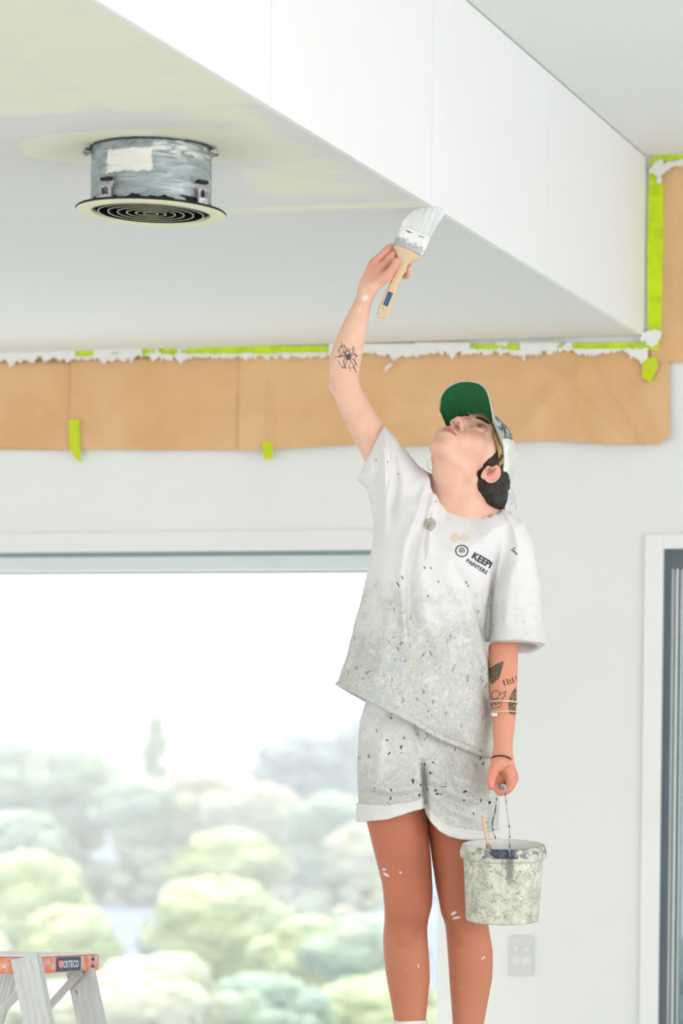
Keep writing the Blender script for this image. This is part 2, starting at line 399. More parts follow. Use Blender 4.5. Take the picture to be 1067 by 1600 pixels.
# ---------------------------------------------------------------- hillside and trees outside
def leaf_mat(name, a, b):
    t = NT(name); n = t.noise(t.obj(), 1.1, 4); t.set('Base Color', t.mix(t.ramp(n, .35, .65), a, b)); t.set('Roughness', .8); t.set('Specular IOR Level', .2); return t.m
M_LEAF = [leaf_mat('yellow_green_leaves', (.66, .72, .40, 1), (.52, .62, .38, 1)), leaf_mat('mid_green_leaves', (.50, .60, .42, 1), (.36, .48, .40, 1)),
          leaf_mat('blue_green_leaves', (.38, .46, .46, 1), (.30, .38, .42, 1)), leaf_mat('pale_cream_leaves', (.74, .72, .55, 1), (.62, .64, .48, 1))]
M_BARK = plain('bark', (.22, .18, .15, 1), .9)
GZ = -7.0
def hill():
    V = []; Fc = []; nx, ny = 50, 40
    for i in range(nx+1):
        for j in range(ny+1):
            X = -60+120*i/nx; D = 14+156*j/ny
            base = -4.1 + .6*min(1, max(0, (D-60)/90))
            z = base + .5*MN.noise(Vector((X*.05, D*.05, 0))) + .25*MN.noise(Vector((X*.2, D*.2, 4)))
            if D < 20: z = -4.5+(z+4.5)*(D-14)/6
            V.append(to_world((X, D, z)))
    for i in range(nx):
        for j in range(ny): a = i*(ny+1)+j; Fc.append((a, a+ny+1, a+ny+2, a+1))
    o = pyobj('ground_hillside', V, Fc, leaf_mat('haze_blue_bush', (.26, .34, .45, 1), (.20, .27, .38, 1)))  # blue shade and haze between the trees put into the bush colour
    o['kind'] = 'structure'; return o
hill()
ICO = {}
def ico(sub):
    if sub not in ICO:
        b = bmesh.new(); bmesh.ops.create_icosphere(b, subdivisions=sub, radius=1); b.verts.ensure_lookup_table()
        ICO[sub] = (np.array([v.co[:] for v in b.verts]), [tuple(v.index for v in f.verts) for f in b.faces]); b.free()
    return ICO[sub]
def tree(px, py, rx, ry, D, mat, label, clumps=34, kind='round'):
    c = P(px, py, D); RX_, RY_ = rx*D/F, ry*D/F; r = random.Random(int(px*7+py))
    foot = min(-4.5, c.z-RY_-.3)
    base = to_world((c.x, c.y, foot)); t = empty('tree', base, 0, label, 'tree')
    sv, sf = ico(3); V = []; Fc = []; n0 = 0
    ctr = Vector(to_world(c)) - Vector(base)
    for k in range(clumps):
        th = r.uniform(0, 2*math.pi); u = r.uniform(-1, 1); q = math.sqrt(max(0, 1-u*u)); s = .34+.2*r.random()
        rad = (1-s)*(.5+.75*r.random())
        if kind == 'tall': q *= .9*(1-max(0, u)*.7)
        o = np.array([math.cos(th)*q*RX_*rad, math.sin(th)*q*RX_*rad, u*RY_*(1-s*.5)]) + np.array(ctr)
        S_ = np.array([RX_*s, RX_*s, min(RX_, RY_)*s*.85])
        ph = r.uniform(0, 9)
        d = 1 + .13*np.sin(sv[:, 0]*7+ph)*np.sin(sv[:, 1]*8+ph)*np.sin(sv[:, 2]*6+ph) + .09*rng.standard_normal(len(sv))
        V.append(sv*d[:, None]*S_ + o); Fc += [(a+n0, b+n0, c_+n0) for a, b, c_ in sf]; n0 += len(sv)
    if kind != 'tall':      # low skirt of branches down to the slope
        zb = ctr.z-RY_; 
        for k in range(18):
            th = r.uniform(0, 2*math.pi); s = .26+.16*r.random(); rad = r.uniform(.2, .8)
            o = np.array([math.cos(th)*RX_*rad, math.sin(th)*RX_*rad, r.uniform(.15, 1.0)*zb]); S_ = np.array([RX_*s, RX_*s, RX_*s*.7])
            d = 1+.1*rng.standard_normal(len(sv)); V.append(sv*d[:, None]*S_+o); Fc += [(a+n0, b+n0, c_+n0) for a, b, c_ in sf]; n0 += len(sv)
    # loose leaves round the crown
    nl = 500; dirs = rng.standard_normal((nl, 3)); dirs /= np.linalg.norm(dirs, axis=1)[:, None]; dirs[:, 2] = np.abs(dirs[:, 2])*1.0-.25
    if kind == 'tall': dirs[:, :2] *= .6
    pos = dirs*np.array([RX_, RX_, RY_])*rng.uniform(.86, 1.12, (nl, 1)) + np.array(ctr); s = .045*max(RX_, .8)
    for p in pos:
        a = rng.standard_normal(3)*s; b = rng.standard_normal(3)*s
        V.append(np.array([p, p+a, p+a+b, p+b])); Fc.append((n0, n0+1, n0+2, n0+3)); n0 += 4
    pyobj('foliage', np.concatenate(V), Fc, mat, t)
    tube('trunk', [(0, 0, 0), (.1*RX_, 0, (ctr.z)*.5), (0, 0, ctr.z)], [.12*RX_+.08, .09*RX_+.06, .04*RX_+.03], M_BARK, t, 8)
Y_, G_, B_, C_ = M_LEAF
hz_ = NT('sea_haze'); v_ = hz_.n('ShaderNodeVolumeScatter', {'Color': (.97, .99, 1, 1), 'Density': .008, 'Anisotropy': .2})
hz_.t.links.new(v_.outputs[0], hz_.out.inputs['Volume']); hz_.t.nodes.remove(hz_.bsdf)
bm = bmesh.new(); add_box(bm, (-90, 12, -14), (90, 160, 24)); _h = from_bm('haze', bm, hz_.m)
_h.location = CAM; _h.rotation_euler = (0, 0, YAW); tag(_h, 'pale sunlit haze hanging over the trees outside the window', 'haze', None, 'stuff')
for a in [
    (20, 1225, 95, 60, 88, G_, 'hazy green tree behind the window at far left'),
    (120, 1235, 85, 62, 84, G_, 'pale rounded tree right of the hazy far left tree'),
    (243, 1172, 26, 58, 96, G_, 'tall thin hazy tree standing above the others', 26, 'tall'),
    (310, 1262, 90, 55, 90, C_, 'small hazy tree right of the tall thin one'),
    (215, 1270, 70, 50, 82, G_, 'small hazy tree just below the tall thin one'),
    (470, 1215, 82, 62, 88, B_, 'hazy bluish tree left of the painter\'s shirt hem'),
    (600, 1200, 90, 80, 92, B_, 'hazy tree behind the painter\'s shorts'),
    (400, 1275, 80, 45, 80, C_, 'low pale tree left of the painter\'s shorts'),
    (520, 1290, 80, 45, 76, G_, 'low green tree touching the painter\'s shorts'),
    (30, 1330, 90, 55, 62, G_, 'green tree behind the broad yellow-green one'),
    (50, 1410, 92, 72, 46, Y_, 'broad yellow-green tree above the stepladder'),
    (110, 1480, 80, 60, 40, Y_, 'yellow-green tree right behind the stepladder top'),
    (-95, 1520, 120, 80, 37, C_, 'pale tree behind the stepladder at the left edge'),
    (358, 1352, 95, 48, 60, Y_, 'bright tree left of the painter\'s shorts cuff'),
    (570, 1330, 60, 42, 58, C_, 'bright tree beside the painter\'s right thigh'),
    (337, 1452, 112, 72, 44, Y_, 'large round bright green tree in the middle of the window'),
    (300, 1500, 85, 60, 48, B_, 'teal tree standing in for the shaded lower crown of the large round one'),  # shaded underside of the large crown, put into teal leaf colour
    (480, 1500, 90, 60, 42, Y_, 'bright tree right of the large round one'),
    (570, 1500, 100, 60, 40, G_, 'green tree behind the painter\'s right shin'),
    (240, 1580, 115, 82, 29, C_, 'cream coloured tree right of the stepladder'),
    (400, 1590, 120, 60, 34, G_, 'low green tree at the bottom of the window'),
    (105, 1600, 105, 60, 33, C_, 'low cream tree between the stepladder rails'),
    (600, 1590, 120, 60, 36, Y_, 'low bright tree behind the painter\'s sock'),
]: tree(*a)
# ---------------------------------------------------------------- signed-distance modelling, meshed with surface nets
def smin(a, b, k):
    if k <= 0: return np.minimum(a, b)
    h = np.maximum(k-np.abs(a-b), 0)/k
    return np.minimum(a, b) - h*h*k*.25
class Shape:
    """list of (mode, fn, lo, hi, k); coordinates are camera-aligned metres"""
    def __init__(s): s.ops = []; s.post = []
    def add(s, prim, k=.01, mode='u'):
        fn, lo, hi = prim; s.ops.append((mode, fn, np.array(lo, float), np.array(hi, float), k)); return s
    def sub(s, prim, k=.004): return s.add(prim, k, 's')
    def eval(s, X, Y, Z, lo, hi):
        d = None
        for mode, fn, a, b, k in s.ops:
            m = k + .012
            if np.any(a-m > hi) or np.any(b+m < lo): continue
            if mode == 'u':
                v = fn(X, Y, Z); d = v+0*(X+Y+Z) if d is None else smin(d, v, k)
            elif d is not None:
                if mode == 's': d = -smin(-d, fn(X, Y, Z), k)
                elif mode == 'd': d = d - fn(X, Y, Z)
                elif mode == 'i': d = -smin(-d, -fn(X, Y, Z), k)
        return d
    def mesh(s, h, nb=40):
        lo = np.min([o[2] for o in s.ops if o[0] == 'u'], 0)-3*h; hi = np.max([o[3] for o in s.ops if o[0] == 'u'], 0)+3*h
        N = np.ceil((hi-lo)/h).astype(int); VID = []; VP = []; Q = []
        st = np.array([(N[1]+4)*(N[2]+4), (N[2]+4), 1], dtype=np.int64)
        E = [((0, 0, 0), (1, 0, 0)), ((0, 1, 0), (1, 1, 0)), ((0, 0, 1), (1, 0, 1)), ((0, 1, 1), (1, 1, 1)),
             ((0, 0, 0), (0, 1, 0)), ((1, 0, 0), (1, 1, 0)), ((0, 0, 1), (0, 1, 1)), ((1, 0, 1), (1, 1, 1)),
             ((0, 0, 0), (0, 0, 1)), ((1, 0, 0), (1, 0, 1)), ((0, 1, 0), (0, 1, 1)), ((1, 1, 0), (1, 1, 1))]
        for i in range(0, N[0], nb):
            for j in range(0, N[1], nb):
                for k in range(0, N[2], nb):
                    o = np.array([i, j, k]); bl = lo+o*h; bh = bl+nb*h
                    X = (bl[0]+np.arange(nb+1)*h)[:, None, None]; Y = (bl[1]+np.arange(nb+1)*h)[None, :, None]; Z = (bl[2]+np.arange(nb+1)*h)[None, None, :]
                    d = s.eval(X, Y, Z, bl, bh)
                    if d is None: continue
                    ins = d < 0
                    if not ins.any() or ins.all(): continue
                    d = np.clip(d, -1, 1).astype(np.float32)
                    c = np.zeros((nb, nb, nb), np.int8)
                    for a in (0, 1):
                        for b_ in (0, 1):
                            for e in (0, 1): c += ins[a:nb+a, b_:nb+b_, e:nb+e]
                    I = np.argwhere((c > 0) & (c < 8))
                    if len(I) == 0: continue
                    acc = np.zeros((len(I), 3)); cnt = np.zeros(len(I))
                    for a, b_ in E:
                        A = I+a; B = I+b_; da = d[A[:, 0], A[:, 1], A[:, 2]]; db = d[B[:, 0], B[:, 1], B[:, 2]]
                        cr_ = (da < 0) != (db < 0); t = np.where(cr_, da/np.where(cr_, da-db, 1), 0)
                        acc += np.where(cr_[:, None], np.array(a)+t[:, None]*(np.array(b_)-np.array(a)), 0); cnt += cr_
                    VP.append(lo+h*(o+I+acc/cnt[:, None])); VID.append((I+o+1)@st)
                    for ax in range(3):
                        sl0 = [slice(0, nb)]*3; sl1 = [slice(0, nb)]*3; sl1[ax] = slice(1, nb+1)
                        a = ins[tuple(sl0)]; b_ = ins[tuple(sl1)]; J = np.argwhere(a != b_)
                        if len(J) == 0: continue
                        g = (J+o+1)@st; u, v = st[(ax+1) % 3], st[(ax+2) % 3]
                        q = np.stack([g, g-u, g-u-v, g-v], 1); fl = a[J[:, 0], J[:, 1], J[:, 2]]
                        q[~fl] = q[~fl][:, ::-1]; Q.append(q)
        ids = np.concatenate(VID); P_ = np.concatenate(VP); ids, first = np.unique(ids, return_index=True); P_ = P_[first]
        Q = np.concatenate(Q); R = np.searchsorted(ids, Q); R = np.clip(R, 0, len(ids)-1)
        ok = (ids[R] == Q).all(1); return P_, R[ok]
def vec(p): return np.array([p[0], p[1], p[2]], float)
def cap_(a, b, ra, rb=None):
    rb = ra if rb is None else rb; a = vec(a); b = vec(b); ba = b-a; L = max(ba@ba, 1e-12)
    def fn(X, Y, Z):
        x, y, z = X-a[0], Y-a[1], Z-a[2]; t = np.clip((x*ba[0]+y*ba[1]+z*ba[2])/L, 0, 1)
        return np.sqrt((x-t*ba[0])**2+(y-t*ba[1])**2+(z-t*ba[2])**2) - (ra+(rb-ra)*t)
    r = max(ra, rb); return fn, np.minimum(a, b)-r, np.maximum(a, b)+r
def ell_(c, r, R=None):
    c = vec(c); r = np.array(r, float); R = np.eye(3) if R is None else np.array(R)      # columns of R: local axes
    def fn(X, Y, Z):
        x, y, z = X-c[0], Y-c[1], Z-c[2]
        l = [x*R[0, i]+y*R[1, i]+z*R[2, i] for i in range(3)]
        k0 = np.sqrt(sum((l[i]/r[i])**2 for i in range(3))); k1 = np.sqrt(sum((l[i]/r[i]**2)**2 for i in range(3)))
        return k0*(k0-1)/np.maximum(k1, 1e-6)
    m = max(r) if R is not None else r
    ext = np.sqrt(((R*r)**2).sum(1)); return fn, c-ext, c+ext
def limb_(pts, rads, m=5, flat=None):
    """one smooth tapering tube through pts; radii interpolated"""
    c = catmull([tuple(vec(p)) for p in pts], m); n = len(c); t = np.linspace(0, len(pts)-1, n)
    r = catmull([(x, 0, 0) for x in rads], m); r = np.array([v.x for v in r]); C = np.array([v[:] for v in c])
    caps = [cap_(C[i], C[i+1], r[i], r[i+1]) for i in range(n-1)]
    def fn(X, Y, Z):
        d = None
        for f, _, _ in caps:
            v = f(X, Y, Z); d = v if d is None else np.minimum(d, v)
        return d
    return fn, np.min([q[1] for q in caps], 0), np.max([q[2] for q in caps], 0)
def chain(s, pts, rads, k): s.add(limb_(pts, rads, 3), k)
def poly2d(poly):
    """signed distance (negative inside) to a polygon in the x-z plane"""
    pts = np.array(poly, float)
    def fn(X, Z):
        x, z = np.broadcast_arrays(X, Z); d = np.full(x.shape, 9.0); ins = np.zeros(x.shape, bool)
        for i in range(len(pts)):
            a = pts[i-1]; b = pts[i]; e = b-a; wx, wz = x-a[0], z-a[1]
            t = np.clip((wx*e[0]+wz*e[1])/max(e@e, 1e-12), 0, 1); d = np.minimum(d, np.hypot(wx-t*e[0], wz-t*e[1]))
            c = ((a[1] <= z) != (b[1] <= z)); ins ^= c & (x < (b[0]-a[0])*(z-a[1])/np.where(b[1] == a[1], 1, b[1]-a[1])+a[0])
        return np.where(ins, -d, d)
    return fn, pts.min(0), pts.max(0)
def pxpoly(pts, D): return [(P(x, y, D).x, P(x, y, D).z) for x, y in pts]
def smoothpoly(pts, m=4):
    c = catmull([(p[0], p[1], 0) for p in pts], m, True); return [(v.x, v.y) for v in c]
def infl(poly, yc, H, R, taper=None, e=2.0):
    """inflated silhouette: a solid with rounded depth H around the plane y = yc"""
    f2, lo, hi = poly2d(poly)
    def fn(X, Y, Z):
        d2 = f2(X, Z); s_ = np.maximum(0, 1+np.maximum(d2, -R)/R)
        Hh = H if taper is None else H*np.interp(Z, taper[0], taper[1])
        y0 = yc if not callable(yc) else yc(X, Z)
        return ((np.abs((Y-y0)/Hh)**e+s_**e)**(1/e)-1)*np.minimum(Hh, R)*.8
    ym = 7.5; return fn, (lo[0], (yc if not callable(yc) else ym)-H*1.3-.03, lo[1]), (hi[0], (yc if not callable(yc) else ym)+H*1.3+.03, hi[1])
def loft(rows, e=2.2):
    """rows: (z, cx, cy, w, d) elliptical sections along z"""
    r = np.array(sorted(rows), float)
    def fn(X, Y, Z):
        g = lambda c: np.interp(Z, r[:, 0], r[:, c])
        w, d = g(3), g(4); q = (np.abs((X-g(1))/w)**e+np.abs((Y-g(2))/d)**e)**(1/e)
        return np.maximum((q-1)*np.minimum(w, d)*.9, np.maximum(r[0, 0]-Z, Z-r[-1, 0]))
    m = np.maximum(r[:, 3], r[:, 4]).max()
    return fn, (r[:, 1].min()-m, r[:, 2].min()-m, r[0, 0]), (r[:, 1].max()+m, r[:, 2].max()+m, r[-1, 0])
def resample(pts, n):
    p = np.array(pts, float); L = np.r_[0, np.cumsum(np.linalg.norm(np.diff(p, axis=0), axis=1))]
    t = np.linspace(0, L[-1], n); return [tuple(np.interp(t, L, p[:, i]) for i in range(p.shape[1])) for _ in (0,)][0], L
def folds(pl, amp, sig, ymax=7.5):
    """ridges (amp > 0) or creases along pixel polylines on the front of a garment; height fades at both ends"""
    segs = []
    for line in pl:
        q = [(P(x, y, 7.5).x, P(x, y, 7.5).z) for x, y in line]; n = len(q)-1
        segs.append([(np.array(q[i]), np.array(q[i+1]), i/n, (i+1)/n) for i in range(n)])
    allp = np.array([v for sg in segs for s_ in sg for v in s_[:2]])
    def fn(X, Y, Z):
        x, z = np.broadcast_arrays(X, Z); tot = np.zeros(x.shape)
        for sg in segs:
            best = np.full(x.shape, 9.0); tt = np.zeros(x.shape)
            for a, b, t0, t1 in sg:
                e = b-a; t = np.clip(((x-a[0])*e[0]+(z-a[1])*e[1])/max(e@e, 1e-9), 0, 1); d = np.hypot(x-a[0]-t*e[0], z-a[1]-t*e[1])
                m = d < best; best = np.where(m, d, best); tt = np.where(m, t0+(t1-t0)*t, tt)
            tot = tot + np.exp(-(best/sig)**2)*np.minimum(1, np.minimum(tt+.12, 1.12-tt)*4)
        return amp*tot*(Y < ymax)
    lo, hi = allp.min(0)-3*sig, allp.max(0)+3*sig
    return (fn, np.array([lo[0], 6.5, lo[1]]), np.array([hi[0], ymax, hi[1]]))
def wrinkle(amp, sc, lo, hi, seed=0, aniso=(1, 1, 1)):
    r = np.random.default_rng(seed); K = r.normal(size=(7, 3))*sc*np.array(aniso); ph = r.uniform(0, 6.28, 7)
    def fn(X, Y, Z):
        w = .8*np.sin(X*sc*.7+ph[0])+.8*np.sin(Z*sc*.6+ph[1]); t = 0
        for i in range(7): t = t+np.sin(X*K[i, 0]+Y*K[i, 1]+Z*K[i, 2]+ph[i]+w)
        return amp*t/3
    return (fn, np.array(lo, float), np.array(hi, float))
# ---------------------------------------------------------------- the painter
DP = 7.5
ORG = Vector((P(665, 1200, DP).x, DP, 0)); FOOT = P(640, 1742, DP).z; ORG.z = FOOT      # base of the figure on the plank
person = empty('person', to_world(ORG), YAW, 'painter in a green-brimmed cap and paint-stained white clothes reaching up with a brush', 'person')
def solid(name, shape, h, mat, parent, org=ORG):
    V, Q = shape.mesh(h); V = V-np.array(org)
    me = bpy.data.meshes.new(name); me.vertices.add(len(V)); me.vertices.foreach_set('co', V.astype(np.float32).ravel())
    me.loops.add(len(Q)*4); me.loops.foreach_set('vertex_index', Q.astype(np.int32).ravel())
    me.polygons.add(len(Q)); me.polygons.foreach_set('loop_start', np.arange(0, len(Q)*4, 4, dtype=np.int32))
    me.update(calc_edges=True); me.validate()
    return link(name, me, mat, parent)
HF = np.array([-.1021, -.4980, .8611]); HL = np.array([.7728, -.5848, -.2466]); HU = np.array([.6264, .6403, .4446])
HC = vec(P(724.0, 722.5, 7.46))
def H(f, l, u): return HC + HF*f + HL*l + HU*u
HR = np.stack([HF, HL, HU], 1)
# ---- body
B = Shape()
def rows(tab, dz, dfac, doff):
    out = []
    for i, (py, l, r) in enumerate(tab):
        D = DP+doff(py); a, b = P(l, py, D), P(r, py, D); w = (b.x-a.x)/2
        out.append(((a.z+b.z)/2, (a.x+b.x)/2, D, w, w*dfac(py)))
    return out
kn = lambda py: .012*math.exp(-((py-1425)/45)**2)
offR = lambda py: np.interp(py, [1200, 1300, 1430, 1540, 1690], [.01, -.005, -.02, .025, .03])
offL = lambda py: np.interp(py, [1200, 1300, 1430, 1540, 1690], [.03, .02, .0, .04, .045])
dl_ = lambda py: np.interp(py, [1200, 1300, 1430, 1500, 1560, 1690], [1.02, 1.06, 1.02, 1.12, 1.05, 1.1])
B.add(loft(rows([(1180, 575, 668), (1240, 572, 667), (1285, 572.5, 668), (1343, 587, 673.5), (1390, 599, 676), (1414, 602.5, 674.5), (1432, 601, 670), (1449, 599.5, 667.5), (1466, 598.5, 668), (1484, 599, 669.5), (1507, 601, 671), (1531, 604, 671.5), (1566, 611, 668), (1594, 615.5, 665), (1640, 621, 659), (1690, 624, 657)], 0, dl_, offR), 2.05), 0)
B.add(loft(rows([(1180, 668, 768), (1240, 667, 766), (1285, 667, 765), (1343, 674.5, 762), (1390, 681.5, 759), (1425, 690, 759), (1449, 696, 763.5), (1484, 699, 769.5), (1507, 700.5, 770), (1531, 702, 768.5), (1566, 704.6, 762), (1599, 707, 756), (1640, 711, 750), (1690, 713, 745)], 0, dl_, offL), 2.05), 0)
for (px, dd, s_) in ((637, offR(1430), 1), (722, offL(1430), -1)):       # knee caps and shins
    B.add(ell_(P(px, 1422, DP+dd-.040), (.027, .018, .033)), .03)
    B.add(ell_(P(px-4*s_, 1458, DP+dd-.036), (.014, .012, .018)), .024)
    B.add(ell_(P(px+17*s_, 1405, DP+dd-.030), (.018, .018, .045)), .03)
    B.add(ell_(P(px-20*s_, 1395, DP+dd-.026), (.018, .018, .06)), .03)
# feet inside the boots
for (px, dd) in ((640, .03), (729, .045)):
    a = P(px, 1690, DP+dd); B.add(cap_(a, (a.x, a.y-.01, FOOT+.05), .036, .034), .01); B.add(cap_((a.x, a.y+.01, FOOT+.045), (a.x-.01*(px < 700)+.01*(px > 700), a.y-.13, FOOT+.035), .03, .024), .02)
# hips, belly, chest
B.add(loft([(P(600, 1215, DP).z, P(667, 0, DP).x, DP+.02, .118, .085), (P(600, 1150, DP).z, P(668, 0, DP).x, DP+.02, .125, .09), (P(600, 1060, DP).z, P(665, 0, DP).x, DP+.01, .115, .088),
            (P(600, 960, DP).z, P(672, 0, DP).x, DP, .125, .095), (P(600, 860, DP).z, P(702, 0, DP).x, DP, .15, .10), (P(600, 822, DP).z, P(722, 0, DP).x, DP+.005, .125, .085), (P(600, 800, DP).z, P(727, 0, DP).x, DP+.01, .10, .07)]), .03)
# shoulders / clavicles / upper chest
B.add(cap_(P(735, 832, DP-.025), P(788, 856, DP+.01), .048, .036), .03)
B.add(cap_(P(700, 815, DP-.02), P(628, 757, DP+.0), .052, .050), .03)
B.add(cap_(P(735, 812, DP-.050), P(705, 792, DP-.052), .030, .028), .03)
B.add(cap_(P(745, 806, DP-.058), P(795, 806, DP-.02), .009, .009), .02)
B.add(cap_(P(724, 806, DP-.058), P(690, 778, DP-.035), .009, .009), .02)
# neck
B.add(cap_(P(735, 812, DP-.005), H(-.012, 0, -.045), .057, .046), .03)
B.add(cap_(P(722, 800, DP-.045), H(.030, 0, -.060), .024, .024), .03)      # throat
B.add(cap_(P(727, 800, DP-.065), H(-.01, .060, -.045), .011, .013), .02)    # neck muscle to the ear
B.add(cap_(P(766, 826, DP+.03), H(-.06, .02, -.04), .034, .033), .03)         # trapezius
# head
B.add(ell_(H(-.012, 0, .052), (.098, .076, .082), HR), .03)
B.add(ell_(H(.030, 0, .0), (.062, .056, .080), HR), .02)
for s_ in (1, -1):
    B.add(cap_(H(.004, .043*s_, -.038), H(.060, .011*s_, -.074), .016, .0135), .012)
    B.add(ell_(H(.056, .040*s_, -.006), (.026, .022, .024), HR), .02)
    B.add(ell_(H(.070, .026*s_, -.034), (.022, .022, .024), HR), .02)
    B.add(cap_(H(.0875, .010*s_, .050), H(.077, .046*s_, .050), .010, .010), .016)     # brow
B.add(ell_(H(.0735, 0, -.080), (.0155, .022, .0150), HR), .028)      # chin
B.add(ell_(H(.081, 0, -.048), (.016, .026, .024), HR), .012)      # muzzle
for s_ in (1, -1): B.sub(ell_(H(.098, .033*s_, .027), (.014, .016, .0105), HR), .018)
for s_ in (1, -1):      # eyelids
    c = np.array([.075, .032*s_, .028])
    for u0, rr in ((.0096, .0040), (-.0102, .0050)):
        pts = [H(c[0]+.0125*math.cos(a)-.001, c[1]+.0150*math.sin(a), c[2]+u0*math.cos(a)) for a in np.linspace(-1.15, 1.15, 6)]
        chain(B, pts, [rr*.7]+[rr]*4+[rr*.7], .004)
# nose
B.add(cap_(H(.088, 0, .038), H(.108, 0, -.004), .0070, .0080), .010)
B.add(ell_(H(.1095, 0, -.008), (.0092, .0095, .0085), HR), .008)
for s_ in (1, -1):
    B.add(ell_(H(.102, .0125*s_, -.012), (.0095, .0062, .0072), HR), .007)
for s_ in (1, -1): B.sub(ell_(H(.106, .0068*s_, -.0195), (.0055, .0034, .0062), HR), .003)
# mouth
chain(B, [H(.083, -.024, -.0445), H(.097, -.011, -.0395), H(.1005, 0, -.0410), H(.097, .011, -.0395), H(.083, .024, -.0445)], [.0028, .0052, .0050, .0052, .0028], .006)
chain(B, [H(.083, -.022, -.0480), H(.094, -.011, -.0515), H(.097, 0, -.0525), H(.094, .011, -.0515), H(.083, .022, -.0480)], [.0028, .0058, .0064, .0058, .0028], .006)
for i in range(4):
    ls = [-.025, -.012, 0, .012, .025]; fs = [.086, .1005, .1035, .1005, .086]; us = [-.0463, -.0455, -.0462, -.0455, -.0463]
    B.sub(cap_(H(fs[i], ls[i], us[i]), H(fs[i+1], ls[i+1], us[i+1]), .0014), .003)
# ears
for s_, k_ in ((1, 1.0), (-1, .80)):
    ax = np.array([[.90, .35*s_*-1, .20], [.36*s_, .90, -.1*s_], [-.25, 0, .97]])
    q, _ = np.linalg.qr(ax.T); Re = HR@q
    c = H(-.012, .076*s_*k_, .002); B.add(ell_(c, (.0165, .0036, .0285), Re), .004)
    B.sub(ell_(H(-.008, .0840*s_*k_, .004), (.0120, .0080, .0205), Re), .002)
    ring = [H(-.010+.0170*math.cos(a), s_*(.0795-.006*math.cos(a)+.002), .006+.0265*math.sin(a)) for a in np.linspace(-1.9+math.pi, 1.35+math.pi-6.283+6.283, 9)]
    ring = [H(-.012-.0165*math.sin(t), s_*k_*(.0800+.006*math.sin(t)), .004+.0265*math.cos(t)) for t in np.linspace(-.75, 3.2, 10)]
    chain(B, ring, [.0036]*9+[.0042], .002)
    chain(B, [H(-.006, .0815*s_*k_, .018), H(-.0115, .0815*s_*k_, .006), H(-.008, .0805*s_*k_, -.010)], [.0022, .0026, .0022], .002)
    B.add(ell_(H(-.006, .077*s_*k_, -.024), (.0085, .0048, .0095), HR), .004)      # lobe
    B.add(ell_(H(.004, .074*s_*k_, -.003), (.005, .0045, .007), HR), .003)        # tragus
# raised arm
SH, EL, WR = P(630, 762, DP-.0), P(536, 603, DP-.02), P(572.5, 462, DP-.035)
B.add(limb_([SH, P(590, 700, DP-.005), P(556, 640, DP-.015), P(539, 600, DP-.02), P(540, 560, DP-.025), P(553, 515, DP-.03), P(566, 476, DP-.032), P(574, 454, DP-.035)],
            [.050, .0415, .0355, .0330, .0365, .0300, .0205, .0190], 6), .03)
B.add(cap_(P(521.5, 604, DP+.0), P(527, 594, DP+.0), .012, .012), .02)
# right hand round the brush
HD = DP-.05
B.add(cap_(P(574, 452, HD+.015), P(590, 428, HD+.012), .0190, .0200), .014)
B.add(cap_(P(571, 440, HD+.020), P(584, 412, HD+.018), .0120, .0120), .012)
B.add(cap_(P(583, 447, HD+.000), P(604, 432, HD-.014), .0150, .0125), .014)      # ball of the thumb
chain(B, [P(604, 432, HD-.014), P(613, 420, HD-.024), P(620, 408, HD-.023)], [.0118, .0098, .0085], .006)
chain(B, [P(585, 411, HD+.016), P(600, 395, HD+.012), P(610.5, 386, HD+.014), P(619, 392, HD+.019)], [.0108, .0090, .0082, .0070], .005)
chain(B, [P(592, 421, HD+.006), P(607, 406, HD+.004), P(615.5, 396, HD+.008), P(623, 403, HD+.019)], [.0105, .0088, .0080, .0070], .0035)
chain(B, [P(596, 424, HD+.028), P(614, 415, HD+.034), P(631, 413, HD+.030), P(639.5, 411, HD+.014), P(640.0, 404, HD+.004)], [.0105, .0090, .0082, .0076, .0070], .003)
chain(B, [P(594, 434, HD+.030), P(612, 431, HD+.036), P(629, 431, HD+.032), P(638, 430, HD+.016), P(640, 421, HD+.004)], [.0100, .0084, .0076, .0072, .0066], .003)
B.sub(cap_(P(608.5, 391, HD+.000), P(599, 406, HD-.006), .0026), .003)
# lowered arm
AD = DP-.06
B.add(limb_([P(796, 860, DP+.0), P(790, 950, DP-.01), P(786.5, 1010, DP-.03), P(786, 1060, DP-.06), P(787, 1110, DP-.10), P(786, 1160, DP-.145), P(784.5, 1190, DP-.168)],
            [.039, .037, .0350, .0330, .0288, .0225, .0210], 6), .03)
LD = 7.335       # depth of the bucket hand
B.add(cap_(P(784, 1187, LD+.02), P(795, 1214, LD+.030), .021, .018), .02)
B.add(cap_(P(786, 1190, LD-.00), P(797, 1212, LD-.008), .0195, .0155), .016)
B.add(cap_(P(792, 1200, LD+.04), P(799, 1216, LD+.044), .014, .013), .02)
B.add(ell_(P(786, 1218, LD+.034), (.020, .030, .022)), .012)
for i in range(4):      # fingers wrapped under the grip, stacked away from the lens
    dd = LD-.022+.0195*i; sh = (0, 1, 0, -3)[i]
    chain(B, [P(795, 1205, dd+.002), P(799+sh*.5, 1221, dd), P(793, 1233, dd), P(782, 1237, dd-.001), P(774.5, 1230, dd)],
          [.0135, .0120, .0105, .0095, .0085], .003)
chain(B, [P(777, 1192, LD-.012), P(770.5, 1207, LD-.030), P(767, 1219, LD-.038), P(767, 1229, LD-.040)], [.0145, .0118, .0100, .0080], .012)
B.sub(ell_(P(767, 1228, LD-.0505), (.0062, .0025, .0072)), .001)
B.add(ell_(P(767, 1227.5, LD-.0475), (.0050, .0025, .0062)), .0006)
